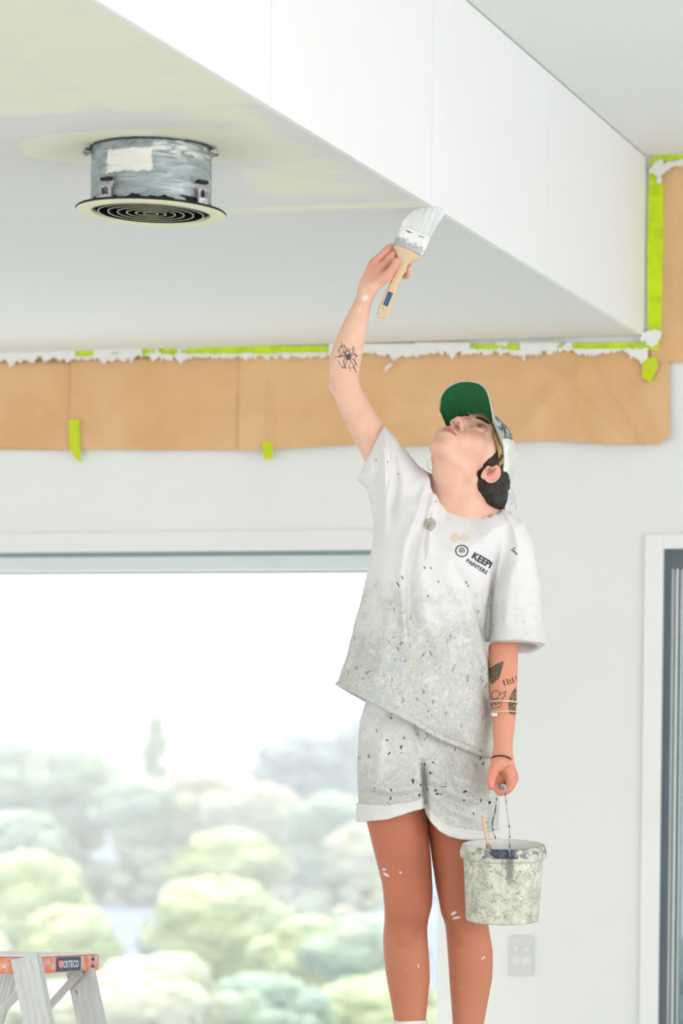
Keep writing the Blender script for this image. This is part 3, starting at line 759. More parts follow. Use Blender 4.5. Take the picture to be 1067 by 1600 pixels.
# ---- skin with regional tone: real tan plus lighting put into the colours
def skin_material():
    t = NT('skin'); a = t.n('ShaderNodeVertexColor', layer_name='tone'); o = t.obj()
    v = t.noise(o, 30, 4, .6); f = t.noise(o, 420, 2, .5)
    c = t.mix(t.math('MULTIPLY', t.ramp(v, .35, .7), .16), a.outputs[0], srgb(214, 120, 100))
    vo = t.n('ShaderNodeTexVoronoi', {'Vector': o, 'Scale': 34.0}, feature='F1').outputs[0]
    c = t.mix(t.math('MULTIPLY', t.ramp(vo, .055, .03), .45), c, srgb(120, 70, 50))
    sp = t.math('MULTIPLY', t.ramp(t.noise(t.scalev(o, (1, 1, .8)), 55, 2, .5), .755, .775), .7)
    c = t.mix(sp, c, (.85, .84, .82, 1))
    t.set('Base Color', c); t.set('Roughness', .52); t.set('Specular IOR Level', .35)
    t.set('Subsurface Weight', .12); t.bsdf.inputs['Subsurface Radius'].default_value = (.012, .005, .003); t.bsdf.inputs['Subsurface Scale'].default_value = .6
    t.bump(f, .06, .001); return t.m
M_SKIN = skin_material()
import time as _t; _t0 = _t.time()
body = solid('body', B, .002, M_SKIN, person)
print('body', len(body.data.vertices), _t.time()-_t0)
def vcoords(o, org=ORG):
    a = np.empty(len(o.data.vertices)*3, np.float32); o.data.vertices.foreach_get('co', a); return a.reshape(-1, 3)+np.array(org)
def sstep(x, a, b): t = np.clip((x-a)/(b-a), 0, 1); return t*t*(3-2*t)
def tone_body():
    V = vcoords(body); z = V[:, 2]; x = V[:, 0]; C = np.zeros((len(V), 4)); C[:, 3] = 1
    face = np.array(srgb(236, 190, 168)[:3]); arm = np.array(srgb(240, 196, 172)[:3]); leg = np.array(srgb(192, 118, 88)[:3]); fore = np.array(srgb(226, 158, 130)[:3]); pink = np.array(srgb(222, 140, 122)[:3])
    C[:, :3] = face
    zl = P(600, 1240, DP).z; w = sstep(z, zl+.06, zl)[:, None]; C[:, :3] = C[:, :3]*(1-w)+leg*w
    # shins paler than thighs
    zs_ = P(600, 1450, DP).z; w = (sstep(z, zs_+.06, zs_-.05)*.5)[:, None]; C[:, :3] = C[:, :3]*(1-w)+np.array(srgb(210, 145, 115)[:3])*w
    zq = [P(785, q, 7.4).z for q in (1260, 1190, 1160, 1010, 900, 850)]
    la = (x > P(752, 1000, 7.4).x) & (z > zq[0]) & (z < zq[-1]) & (V[:, 1] < np.interp(z, zq, [7.405, 7.40, 7.395, 7.515, 7.56, 7.56]))
    wf = sstep(z, zq[-1], zq[3]+.03)[:, None]*la[:, None]; C[:, :3] = C[:, :3]*(1-wf)+fore*wf
    ra = (x < P(645, 500, DP).x) & (z > P(0, 735, DP).z); C[ra, :3] = arm
    L_ = (V-HC)@HR      # head-local f, l, u
    hd = np.linalg.norm(L_, axis=1) < .17
    def blob(c, r, col, k):
        m = np.exp(-(((L_-np.array(c))/np.array(r))**2).sum(1))*k*hd; C[:, :3] = C[:, :3]*(1-m[:, None])+np.array(srgb(*col)[:3])*m[:, None]
    for s_ in (1, -1):
        blob((.07, .045*s_, -.01), (.03, .022, .022), (232, 160, 140), .5)
        blob((-.012, .085*s_, .0), (.03, .012, .04), (228, 146, 128), .7)
        blob((-.004, .078*s_, .002), (.009, .006, .012), (140, 62, 52), .9)  # shade in the ear hollow put into the skin colour
        blob((.098, .033*s_, .052), (.02, .018, .0055), (70, 48, 40), .0)
        blob((.085, .032*s_, .039), (.012, .017, .003), (90, 60, 52), .75)
        blob((.085, .032*s_, .028), (.012, .020, .014), (190, 125, 108), .45)
        blob((.106, .007*s_, -.020), (.006, .005, .006), (110, 50, 42), .95)
    blob((.116, 0, -.010), (.012, .014, .010), (228, 142, 126), .5)
    blob((.09, 0, -.088), (.02, .02, .015), (230, 150, 130), .3)
    # lips
    lip = np.zeros(len(V)); lu, ll, lf = L_[:, 2], L_[:, 1], L_[:, 0]
    up = (-.0375-.0075*(np.abs(ll)/.024)**1.5); dn = (-.0565+.0100*(np.abs(ll)/.024)**2)
    lip = sstep(lu, up+.0015, up-.0008)*sstep(lu, dn-.0015, dn+.0010)*(np.abs(ll) < .0245)*(lf > .078)*hd
    m = (lip*.85)[:, None]; C[:, :3] = C[:, :3]*(1-m)+np.array(srgb(204, 118, 112)[:3])*m
    seam = np.exp(-((lu+.0460)/.0013)**2)*(np.abs(ll) < .024)*(lf > .080)*hd*.6; C[:, :3] *= (1-seam[:, None]*.7)
    # hands pinker
    for c in (P(605, 410, HD), P(785, 1225, LD)):
        d = np.linalg.norm((V-vec(c))*np.array([1, .5, 1]), axis=1); m = (sstep(d, .075, .03)*.5)[:, None]; C[:, :3] = C[:, :3]*(1-m)+pink*m
    # knees
    for px in (637, 722):
        d = np.hypot(x-P(px, 1430, DP).x, z-P(px, 1440, DP).z); m = (np.exp(-(d/.035)**2)*.35)[:, None]; C[:, :3] = C[:, :3]*(1-m)+np.array(srgb(160, 88, 68)[:3])*m
    # white knock of paint on the wrist is a real dab: painted cells
    for (px, py, rx, ry, an) in ((570.5, 467.5, 5, 4, .6), (562, 486, 2, 2, 0), (708, 1426, 5, 2, .6), (712.5, 1433, 6, 1.6, .2), (603, 1366, 5, 2, -.5), (600, 1358, 3, 1.5, 0), (625, 1362, 2, 1, 0), (755, 1497, 4, 1, .7)):
        a = P(px, py, DP-.03); dx, dz_ = (x-a.x)/.0015, (z-a.z)/.0015; u = dx*math.cos(an)+dz_*math.sin(an); v = -dx*math.sin(an)+dz_*math.cos(an)
        m = (sstep(np.hypot(u/rx, v/ry), 1.2, .8)*(V[:, 1] < DP+.01))[:, None]; C[:, :3] = C[:, :3]*(1-m)+np.array([.84, .84, .83])*m
    me = body.data; at = me.color_attributes.new('tone', 'FLOAT_COLOR', 'POINT'); at.data.foreach_set('color', C.astype(np.float32).ravel())
tone_body()
# ---- eyes and brows
M_EYE = plain('eye_white', (.78, .77, .75, 1), .15, var=.01, spec=.6); M_IRIS = plain('grey_blue_iris', (.20, .27, .31, 1), .15, var=.2, scale=300); M_PUP = plain('pupil', (.01, .01, .01, 1), .1)
def cam_local(v): return Vector(v)-ORG
gz = (vec(P(640, 320, 7.0))-HC); gz /= np.linalg.norm(gz); gz = gz*.65+HF*.45+np.array([0, -.35, 0]); gz /= np.linalg.norm(gz)
def capsphere(name, c, r, axis, ang, mat, parent, off=0.0):
    q = Vector(axis).to_track_quat('Z', 'Y').to_matrix(); prof = [(r*math.sin(a), r*math.cos(a)+off) for a in np.linspace(0.0, ang, 12)]
    V = []; Fc = []; n = len(prof); seg = 24
    for k in range(seg):
        for (rr, zz) in prof: V.append(cam_local(c)+q@Vector((rr*math.cos(2*math.pi*k/seg), rr*math.sin(2*math.pi*k/seg), zz)))
    for k in range(seg):
        for i in range(n-1): k2 = (k+1) % seg; Fc.append((k*n+i, k*n+i+1, k2*n+i+1, k2*n+i))
    return pyobj(name, V, Fc, mat, parent)
for s_ in (1, -1):
    c = H(.0765, .032*s_, .0285); e = capsphere('eye', c, .0115, gz, math.pi, M_EYE, person)
    capsphere('iris', c, .0118, gz, .52, M_IRIS, e); capsphere('pupil', c, .0120, gz, .20, M_PUP, e)
# ---- hair
def hair_material():
    t = NT('dark_brown_hair'); o = t.obj(); w = t.n('ShaderNodeTexWave', {'Vector': o, 'Scale': 60.0, 'Distortion': 9.0, 'Detail': 3.0, 'Detail Scale': 2.0}).outputs[1]
    t.set('Base Color', t.mix(w, (.008, .005, .005, 1), (.030, .017, .013, 1))); t.set('Roughness', .38); t.bump(w, .5, .003); return t.m
M_HAIR = hair_material()
HS = Shape()
HS.add(ell_(H(-.018, 0, .046), (.0985, .0805, .086), HR), 0)
HS.add(ell_(H(-.035, 0, .0), (.075, .075, .060), HR), .02)
HS.sub(ell_(H(.083, 0, -.01), (.090, .100, .105), HR), .006)          # keep the face clear
HS.add(cap_(H(.026, .0705, .058), H(.006, .0745, .028), .007, .006), .008)      # hair before the ear
HS.sub(ell_(H(.017, .085, -.024), (.037, .036, .037), HR), .004)
HS.add(cap_(H(.008, .0745, .028), H(.001, .0735, .016), .0045, .003), .006)
HS.add(cap_(H(.026, -.0705, .058), H(.008, -.0745, .028), .010, .008), .010)
for s_ in (1, -1): HS.sub(ell_(H(-.008, .090*s_, -.002), (.022, .020, .032), HR), .004)
nape = [H(-.055, .045, -.01), P(768, 752, 7.52), P(771, 775, 7.50)]
HS.add(cap_(H(-.045, .050, .015), P(776, 752, 7.49), .028, .027), .02)
for (px, py, D, rx, ry) in ((762, 768, 7.46, .028, .030), (774, 778, 7.465, .027, .024), (757, 760, 7.47, .018, .026), (782, 758, 7.48, .020, .040), (768, 784, 7.47, .026, .015)):
    HS.add(ell_(P(px, py, D), (rx, .030, ry)), .010)
HS.add(cap_(P(778, 785, 7.47), P(786, 801, 7.48), .013, .004), .008)
HS.add(cap_(P(770, 788, 7.47), P(780, 797, 7.475), .009, .003), .008)
def strands(X, Y, Z):
    r = np.hypot(X-P(770, 0, 7.47).x, Z-P(0, 772, 7.47).z); a = np.arctan2(Z-P(0, 772, 7.47).z, X-P(770, 0, 7.47).x)
    return .0014*np.sin(a*3+r*170+2*np.sin(Y*90))+.0005*np.sin(r*600+a*6)
HS.add((strands, P(735, 810, 7.5)-Vector((0, .2, 0)), P(800, 735, 7.5)+Vector((0, .2, 0))), 0, 'd')
hair = solid('hair', HS, .002, M_HAIR, person)
# eyebrows
for s_ in (1, -1):
    br = Shape(); chain(br, [H(.0975, .012*s_, .0470), H(.0945, .026*s_, .0510), H(.0860, .043*s_, .0505), H(.0765, .054*s_, .045)], [.0028, .0034, .0030, .0014], .004)
    solid('eyebrow', br, .0012, M_HAIR, person)
for s_ in (1, -1):
    c = np.array([.0755, .032*s_, .0285]); tube('eyelashes', [cam_local(H(c[0]+.0135*math.cos(a), c[1]+.0155*math.sin(a), c[2]+.0058*math.cos(a))) for a in np.linspace(-1.0, 1.0, 9)], [.0004]+[.0010]*7+[.0004], M_HAIR, person, 6)
# loose hairs
for i, pts in enumerate(([(676, 713), (669, 722), (669, 732), (680, 739)], [(794, 770), (800, 778), (799, 790)], [(796, 760), (803, 774), (806, 796)])):
    tube('loose_hair', [cam_local(v) for v in catmull([P(x, y, 7.46) for x, y in pts], 6)], .00035, M_HAIR, hair, 4)
# ---------------------------------------------------------------- cloth material with the painter's stains
def cloth_material(name, zdirt0, zdirt1, base, dirtamt=1.0, black=1.0, seed=0.0, cuffs=False, sleeve=False):
    t = NT(name); o = t.n('ShaderNodeVectorMath', {0: t.obj(), 1: (seed, 0, seed*1.7)}).outputs[0]
    x, y, z = t.sep(t.obj())
    big = t.noise(o, 7, 6, .68, .5); mid = t.noise(o, 26, 5, .7, .6); fine = t.noise(o, 90, 4, .65, .3)
    grad = t.ramp(t.math('ADD', z, t.math('MULTIPLY', t.math('SUBTRACT', big, .5), .55)), zdirt0, zdirt1)
    if sleeve: grad = t.math('MULTIPLY', grad, t.math('SUBTRACT', 1.0, t.math('MULTIPLY', t.ramp(x, P(765, 1000, DP).x-ORG.x, P(778, 1000, DP).x-ORG.x), .72)))
    wash = t.math('MULTIPLY', grad, t.ramp(t.math('ADD', mid, t.math('MULTIPLY', grad, .12)), .40, .62))
    c = t.mix(t.math('MULTIPLY', grad, .55*dirtamt), base, srgb(216, 215, 206))
    c = t.mix(t.math('MULTIPLY', wash, .72*dirtamt), c, srgb(188, 189, 180))
    g2 = t.ramp(t.noise(o, 13, 5, .7, 1.0), .52, .66); c = t.mix(t.math('MULTIPLY', t.math('MULTIPLY', g2, grad), .8 if cuffs else .5), c, srgb(188, 198, 204))
    w2 = t.ramp(t.noise(o, 40, 5, .75, .8), .58, .66); c = t.mix(t.math('MULTIPLY', w2, .6), c, srgb(232, 231, 226))
    dk = t.ramp(t.noise(o, 58, 6, .78, 1.2), .655, .70); c = t.mix(t.math('MULTIPLY', t.math('MULTIPLY', dk, grad), .62), c, srgb(120, 124, 122))
    ff = t.noise(o, 150, 5, .75, .4); c = t.mix(t.math('MULTIPLY', t.math('MULTIPLY', t.ramp(ff, .50, .62), grad), .38), c, srgb(158, 162, 158)); c = t.mix(t.math('MULTIPLY', t.math('MULTIPLY', t.ramp(ff, .44, .36), grad), .55), c, srgb(236, 235, 228))
    # flicks of dark paint
    vo = t.n('ShaderNodeTexVoronoi', {'Vector': t.n('ShaderNodeVectorMath', {0: t.scalev(o, (1, .4, .7)), 1: t.n('ShaderNodeVectorMath', {0: t.n('ShaderNodeTexNoise', {'Vector': o, 'Scale': 60.0}).outputs[1], 1: (.02, .02, .02)}, operation='MULTIPLY').outputs[0]}).outputs[0], 'Scale': 62.0}, feature='F1')
    pick = t.ramp(t.noise(o, 16, 3, .6), .49, .54)
    bl = t.math('MULTIPLY', t.ramp(vo.outputs[0], .25, .14), pick)
    c = t.mix(t.math('MULTIPLY', t.math('MULTIPLY', bl, t.math('ADD', t.math('MULTIPLY', grad, .8), .2)), .85*black), c, srgb(58, 62, 66))
    bb = t.math('MULTIPLY', t.ramp(t.noise(o, 40, 4, .7, .8), .655, .675), t.math('MULTIPLY', grad, .9*black)); c = t.mix(bb, c, srgb(48, 52, 58))
    if cuffs:
        a_ = t.n('ShaderNodeVertexColor', layer_name='cuff').outputs[0]; c = t.mix(t.math('MULTIPLY', a_, .8), c, srgb(231, 231, 229))
    t.set('Base Color', c); t.set('Roughness', .85); t.set('Specular IOR Level', .15)
    wv = t.noise(o, 700, 2, .5); h = t.math('ADD', t.math('MULTIPLY', wv, .25), t.math('MULTIPLY', fine, .8)); t.bump(h, .28, .002)
    return t.m
zr = lambda py: P(665, py, DP).z-FOOT
M_SHIRT = cloth_material('stained_white_cotton', zr(900), zr(1010), srgb(231, 229, 230), .85, .55, 0.0, False, True)
M_SLEEVE = M_SHIRT
M_SHORTS = cloth_material('stained_shorts_cotton', zr(1040), zr(1240), srgb(230, 230, 230), .85, 1.5, 3.3, True)

# ---------------------------------------------------------------- T-shirt
T = Shape()
torso_px = [(640, 742), (660, 742), (680, 748), (705, 790), (735, 798), (770, 796), (790, 802), (806, 818), (800, 860), (780, 905), (768, 950), (764, 1000), (765, 1050), (767, 1100), (771, 1150), (773, 1200),
            (700, 1200), (600, 1200), (520, 1200), (525, 1090), (528, 1072), (540, 1035), (553, 990), (565, 935), (576, 885), (582, 835), (583, 800), (590, 765), (612, 745)]
torso = pxpoly(torso_px, DP)
yct = lambda X, Z: 7.485+0*X
T.add(infl(torso, yct, .148, .155, ([P(0, 1190, DP).z, P(0, 1000, DP).z, P(0, 860, DP).z, P(0, 790, DP).z, P(0, 745, DP).z], [.98, .90, .96, .82, .60]), 2.1), 0)
slR = pxpoly([(552, 746), (560, 753), (575, 766), (590, 800), (640, 800), (680, 770), (672, 746), (655, 736), (640, 712), (622, 688), (600, 664), (592, 672), (570, 712)], DP-.01)
T.add(infl(slR, 7.488, .085, .060, None, 2.1), .025)
slL = pxpoly([(783, 796), (800, 806), (817, 820), (830, 846), (838, 885), (844, 930), (849, 980), (853, 1035), (790, 1040), (757, 1035), (760, 985), (765, 940), (773, 895), (778, 850)], DP-.01)
def plane_(pts, D=DP, dy=0.0, side=1):
    """positive-inside below the pixel polyline, extruded through the depth; dy tilts the cut with depth"""
    q = sorted((P(x, y, D).x, P(x, y, D).z) for x, y in pts); qx = [a for a, b in q]; qz = [b for a, b in q]
    def fn(X, Y, Z): return (Z-(np.interp(X, qx, qz)+dy*(Y-D)))*side*.85
    return fn
slf = infl(slL, 7.470, .082, .070, None, 2.1)
slc = plane_([(740, 997.5), (762, 998), (790, 1000), (815, 1001), (835, 1001.5), (856, 997)], DP-.11, -.16)
slh = cap_(P(797, 925, 7.472), P(806, 1040, 7.468), .040, .0575)
T.add((lambda X, Y, Z: np.maximum(np.maximum(slf[0](X, Y, Z)-.0018*np.exp(-((slc(X, Y, Z)-.010)/.006)**2), -slc(X, Y, Z)), -slh[0](X, Y, Z)), slf[1], slf[2]), .010)
# shoulder drape and folds
F_ = lambda pl, amp, sig: T.add(folds(pl, amp, sig, 7.46), 0, 'd')
F_([[(668, 752), (655, 800), (632, 850), (624, 900), (628, 960), (632, 1010)], [(676, 768), (668, 820), (668, 870)], [(600, 700), (604, 760), (600, 830)]], .0065, .0105)
F_([[(672, 764), (660, 815), (645, 860), (638, 910), (640, 960)], [(590, 720), (592, 790), (590, 850)], [(612, 700), (618, 760), (612, 820)]], -.0060, .0095)
F_([[(690, 900), (725, 960), (748, 1010), (760, 1060), (770, 1130)], [(655, 890), (660, 960), (690, 1040)]], .0055, .014)
F_([[(705, 890), (740, 950), (758, 1000)], [(735, 1020), (752, 1070), (764, 1120)], [(580, 930), (566, 990), (556, 1040)]], -.0055, .012)
F_([[(800, 880), (790, 930), (786, 985)], [(836, 920), (838, 975)], [(560, 950), (548, 1010), (540, 1060)], [(610, 950), (596, 1020), (588, 1070)], [(760, 850), (742, 900), (730, 940)]], .0045, .013)
F_([[(667, 772), (654, 815), (640, 855), (632, 900), (631, 960), (634, 1000)], [(598, 690), (606, 730), (604, 770)], [(672, 800), (662, 850), (660, 880)], [(735, 945), (750, 985), (762, 1040), (768, 1090)]], -.0042, .0038)
F_([[(776, 858), (768, 900), (762, 950), (760, 1000)]], -.009, .006)
T.add(wrinkle(.0016, 26, (-2, 7, -2), (2, 8, 2), 4, (1.2, .6, .5)), 0, 'd')
T.add(wrinkle(.0006, 90, (-2, 7, -2), (2, 8, 2), 5, (1, .6, .8)), 0, 'd')
def bound(fn, x0, x1, y0, y1, a, b): lo = P(x0, y1, DP); hi = P(x1, y0, DP); return (fn, (lo.x, a, lo.z), (hi.x, b, hi.z))
hem = [(515, 1068), (528, 1072.5), (560, 1090), (600, 1111), (640, 1131), (680, 1155), (715, 1170), (745, 1181), (768, 1185), (790, 1186)]
hemf = plane_(hem)
hx = P(781, 1100, DP).x
def hem_band(X, Y, Z):            # the rolled hem stands proud
    v = hemf(X, Y, Z)/.85; return .0028*np.exp(-((v-.0045)/.0045)**2)*(X < hx) - .0012*np.exp(-((v-.013)/.003)**2)*(X < hx)
T.add(bound(hem_band, 510, 775, 1040, 1200, 7.2, 7.8), 0, 'd')
T.sub(bound(lambda X, Y, Z: np.maximum(hemf(X, Y, Z), X-hx), 480, 778, 1060, 1260, 7.0, 8.0), .003)
# hollow under the hem and inside the sleeves
inner = [(x+(7 if x < 660 else -6), y) for x, y in torso_px if y > 880]; inner = pxpoly([(700, 900)]+inner, DP)
fi = infl(inner, yct, .128, .148, ([P(0, 1190, DP).z, P(0, 1000, DP).z], [.98, .90]), 2.1); zc = lambda X, Y, Z: np.maximum(fi[0](X, Y, Z), hemf(X, Y, Z)/.85-.018)
T.sub((zc, fi[1], fi[2]), .002)
# raised sleeve opening: cut along the cuff line, then hollow
def cutR(X, Y, Z):
    p0, p1 = P(557, 752, DP), P(599.5, 664, DP); e = Vector((p1.x-p0.x, p1.z-p0.z)).normalized(); nx_, nz_ = -e.y, e.x
    return -((X-p0.x)*nx_+(Z-p0.z)*nz_ - .035*(Y-DP))
T.sub(bound(cutR, 520, 600, 650, 760, 7.2, 7.8), .003)
T.sub(cap_(P(566, 700, DP-.004), P(604, 736, DP-.004), .0525, .030), .004)
# neckline
neck = pxpoly([(655, 690), (668, 742), (674, 762), (684, 780), (700, 796), (716, 804), (730, 808.5), (748, 809.5), (762, 808), (776, 802), (785, 797), (792, 780), (800, 700)], DP-.08)
nf = poly2d(neck)
def neckfn(X, Y, Z):
    r = .0020*np.sin(X*330)+.0012*np.sin(X*700+Z*300)
    return np.maximum(nf[0](X, Z)+r, Y-7.50)
T.sub((neckfn, (nf[1][0], 7.2, nf[1][1]), (nf[2][0], 7.50, nf[2][1])), .003)
T.sub(cap_(P(733, 800, 7.49), P(735, 740, 7.50), .064, .075), .006)
shirt = solid('t_shirt', T, .0022, M_SHIRT, person)

# ---------------------------------------------------------------- shorts
Q_ = Shape()
sh_px = [(600, 1040), (574, 1088), (564, 1120), (559.5, 1160), (558.5, 1200), (560, 1240), (560, 1262), (559, 1290), (560, 1360), (780, 1380), (779, 1300), (780, 1262), (779, 1230), (777, 1190), (772, 1130), (760, 1040)]
sp = pxpoly(sh_px, DP)
Q_.add(infl(sp, 7.508, .118, .110, ([P(0, 1300, DP).z, P(0, 1225, DP).z, P(0, 1100, DP).z], [.94, 1.0, .98]), 2.1), 0)
top_l = plane_([(540, 1255), (560, 1255), (600, 1257), (640, 1252), (662, 1245), (663.5, 1256), (668, 1264), (679, 1275), (698, 1288), (724, 1294), (762, 1298), (800, 1294)])
bot_l = plane_([(540, 1284), (561, 1284), (580, 1282), (604, 1279.5), (626, 1272.5), (645, 1266), (662, 1262), (664, 1270), (672, 1284), (684, 1297), (698, 1305), (717, 1310), (760, 1313), (800, 1311)])
def cuff(X, Y, Z):
    t = top_l(X, Y, Z)/.85; return .0052*sstep(t, .0035, -.0030) - .0012*np.exp(-((t+.010)/.003)**2)
F2 = lambda pl, amp, sig: Q_.add(folds(pl, amp, sig, 7.5), 0, 'd')
F2([[(640, 1130), (655, 1170), (660, 1215)], [(575, 1225), (610, 1235), (655, 1228)], [(670, 1235), (700, 1262), (745, 1282)], [(672, 1215), (705, 1238), (750, 1252)], [(600, 1110), (596, 1160), (590, 1210)]], .0050, .010)
F2([[(575, 1240), (612, 1246), (655, 1238)], [(668, 1225), (700, 1250), (748, 1268)], [(650, 1140), (664, 1180), (664, 1225)], [(700, 1180), (712, 1230)]], -.0050, .008)
Q_.add(wrinkle(.0014, 30, (-2, 7, -2), (2, 8, 2), 9, (1, .6, .9)), 0, 'd'); Q_.add(wrinkle(.0006, 95, (-2, 7, -2), (2, 8, 2), 10), 0, 'd')
Q_.add(folds([[(658, 1190), (661, 1215), (662.5, 1240), (663.5, 1290), (664, 1330)]], -.026, .0065, 7.5), 0, 'd')
Q_.add(bound(cuff, 545, 795, 1225, 1340, 7.2, 7.8), 0, 'd')
Q_.sub(bound(lambda X, Y, Z: bot_l(X, Y, Z), 520, 800, 1240, 1400, 7.0, 8.0), .003)
shorts = solid('shorts', Q_, .0022, M_SHORTS, person)
_v = vcoords(shorts); _t2 = top_l(_v[:, 0], _v[:, 1], _v[:, 2]); _c = np.ones((len(_v), 4)); _c[:, :3] = sstep(_t2, .002, -.002)[:, None]
shorts.data.color_attributes.new('cuff', 'FLOAT_COLOR', 'POINT').data.foreach_set('color', _c.astype(np.float32).ravel())

# ---------------------------------------------------------------- cap
def crown_material():
    t = NT('stained_trucker_cap'); o = t.obj(); x, y, z = t.sep(o)
    n = t.noise(o, 45, 5, .7, .6); n2 = t.noise(o, 14, 4, .6)
    front = t.ramp(t.math('ADD', z, t.math('MULTIPLY', t.math('SUBTRACT', n, .5), .02)), P(790, 690, 7.5).z-FOOT-.003, P(790, 690, 7.5).z-FOOT+.003)
    dk = t.mix(t.ramp(n, .42, .62), srgb(84, 94, 92), srgb(188, 190, 184)); lt = t.mix(t.ramp(n2, .45, .6), srgb(232, 232, 224), srgb(214, 214, 204))
    t.set('Base Color', t.mix(front, lt, dk)); t.set('Roughness', .85); t.bump(t.n('ShaderNodeTexChecker', {'Vector': o, 'Scale': 420.0}).outputs[1], .4, .001); return t.m
def brim_material():
    t = NT('green_brim_underside'); o = t.obj(); n = t.noise(o, 40, 5, .7); n2 = t.noise(o, 300, 2)
    c = t.mix(t.math('MULTIPLY', t.ramp(n, .55, .75), .35), srgb(22, 98, 54), srgb(90, 146, 110)); t.set('Base Color', c); t.set('Roughness', .8)
    t.bump(n2, .2, .001); return t.m
M_CROWN = crown_material(); M_BRIM = brim_material(); M_BTOP = plain('brim_edge_cloth', srgb(196, 198, 186), .8, var=.1, scale=40); M_BAND = plain('khaki_sweatband', srgb(176, 148, 100), .85, var=.1, scale=60)
K = Shape()
K.add(ell_(H(-.012, 0, .060), (.1130, .0850, .089), HR), 0)
def headplane(f0, u0, f1, u1, side):      # plane through two (f,u) points of the head frame; > 0 on one side
    dx, dz = f1-f0, u1-u0; L = math.hypot(dx, dz)
    def fn(X, Y, Z):
        x, y, z = X-HC[0], Y-HC[1], Z-HC[2]; f = x*HF[0]+y*HF[1]+z*HF[2]; u = x*HU[0]+y*HU[1]+z*HU[2]
        return side*((f-f0)*dz-(u-u0)*dx)/L
    return fn
big = (HC-.3, HC+.3)
K.sub((headplane(.10, .074, -.11, .018, 1), *big), .002)
K.sub(ell_(H(-.012, 0, .058), (.1090, .0815, .086), HR), 0)
cap = empty('cap', (0, 0, 0)); cap.parent = person
crown = solid('crown', K, .0018, M_CROWN, cap)
# sweatband inside the front
bandV = []; bandF = []; nB = 40
for i in range(nB+1):
    a = -1.5+3.0*i/nB; f, l = -.012+.1095*math.cos(a), .0835*math.sin(a); u = .066+.238*(f-.10)
    for du, dr in ((-.013, -.001), (.022, -.003), (.022, -.0045), (-.013, -.0025)):
        bandV.append(cam_local(H(f+dr*math.cos(a), l+dr*math.sin(a), u+du)))
for i in range(nB):
    for k in range(4): bandF.append((i*4+k, (i+1)*4+k, (i+1)*4+(k+1) % 4, i*4+(k+1) % 4))
pyobj('sweatband', bandV, bandF, M_BAND, cap)
# brim: curved visor
def brim_pt(u_, v_, up):
    a = -1.18+2.36*u_                                  # around the forehead
    f0, l0 = -.012+.1110*math.cos(a), .0850*math.sin(a)
    # outer edge
    b = (u_-.5)*2
    f1, l1 = .108+.070*(1-abs(b)**3.2)**(1/2.2) if abs(b) < 1 else .108, .0790*b
    f1 = f0+(f1-f0)*1.0; f = f0+(f1-f0)*v_; l = l0+(l1-l0)*v_
    u = .067+.238*(f0-.10)+ .004 - 4.1*l*l*(v_*.9+.0) - .10*(f-f0) + .0*v_
    return H(f, l, u+up)
nu, nv = 44, 16
V = []; Fc = []
for up in (0, .0026):
    for i in range(nu+1):
        for j in range(nv+1): V.append(cam_local(brim_pt(i/nu, j/nv, up)))
m = nv+1; off_ = (nu+1)*m
bot = [(i*m+j, i*m+j+1, (i+1)*m+j+1, (i+1)*m+j) for i in range(nu) for j in range(nv)]
top = [tuple(reversed([k+off_ for k in f])) for f in bot]
edge = [(i*m+nv, (i+1)*m+nv, (i+1)*m+nv+off_, i*m+nv+off_) for i in range(nu)] + [(i*m, i*m+off_, (i+1)*m+off_, (i+1)*m) for i in range(nu)] + [(j, j+1, j+1+off_, j+off_) for j in range(nv)] + [(nu*m+j, nu*m+j+off_, nu*m+j+1+off_, nu*m+j+1) for j in range(nv)]
br_ = pyobj('brim', V, bot+top+edge, M_BRIM, cap); br_.data.materials.append(M_BTOP)
for k, p in enumerate(br_.data.polygons): p.material_index = 0 if k < len(bot) else 1
tube('brim_piping', [cam_local(brim_pt(i/nu, 1.0, .0013)) for i in range(nu+1)], .0019, M_BTOP, cap, 8)
br_['label'] = 'green visor underside with a pale edge'

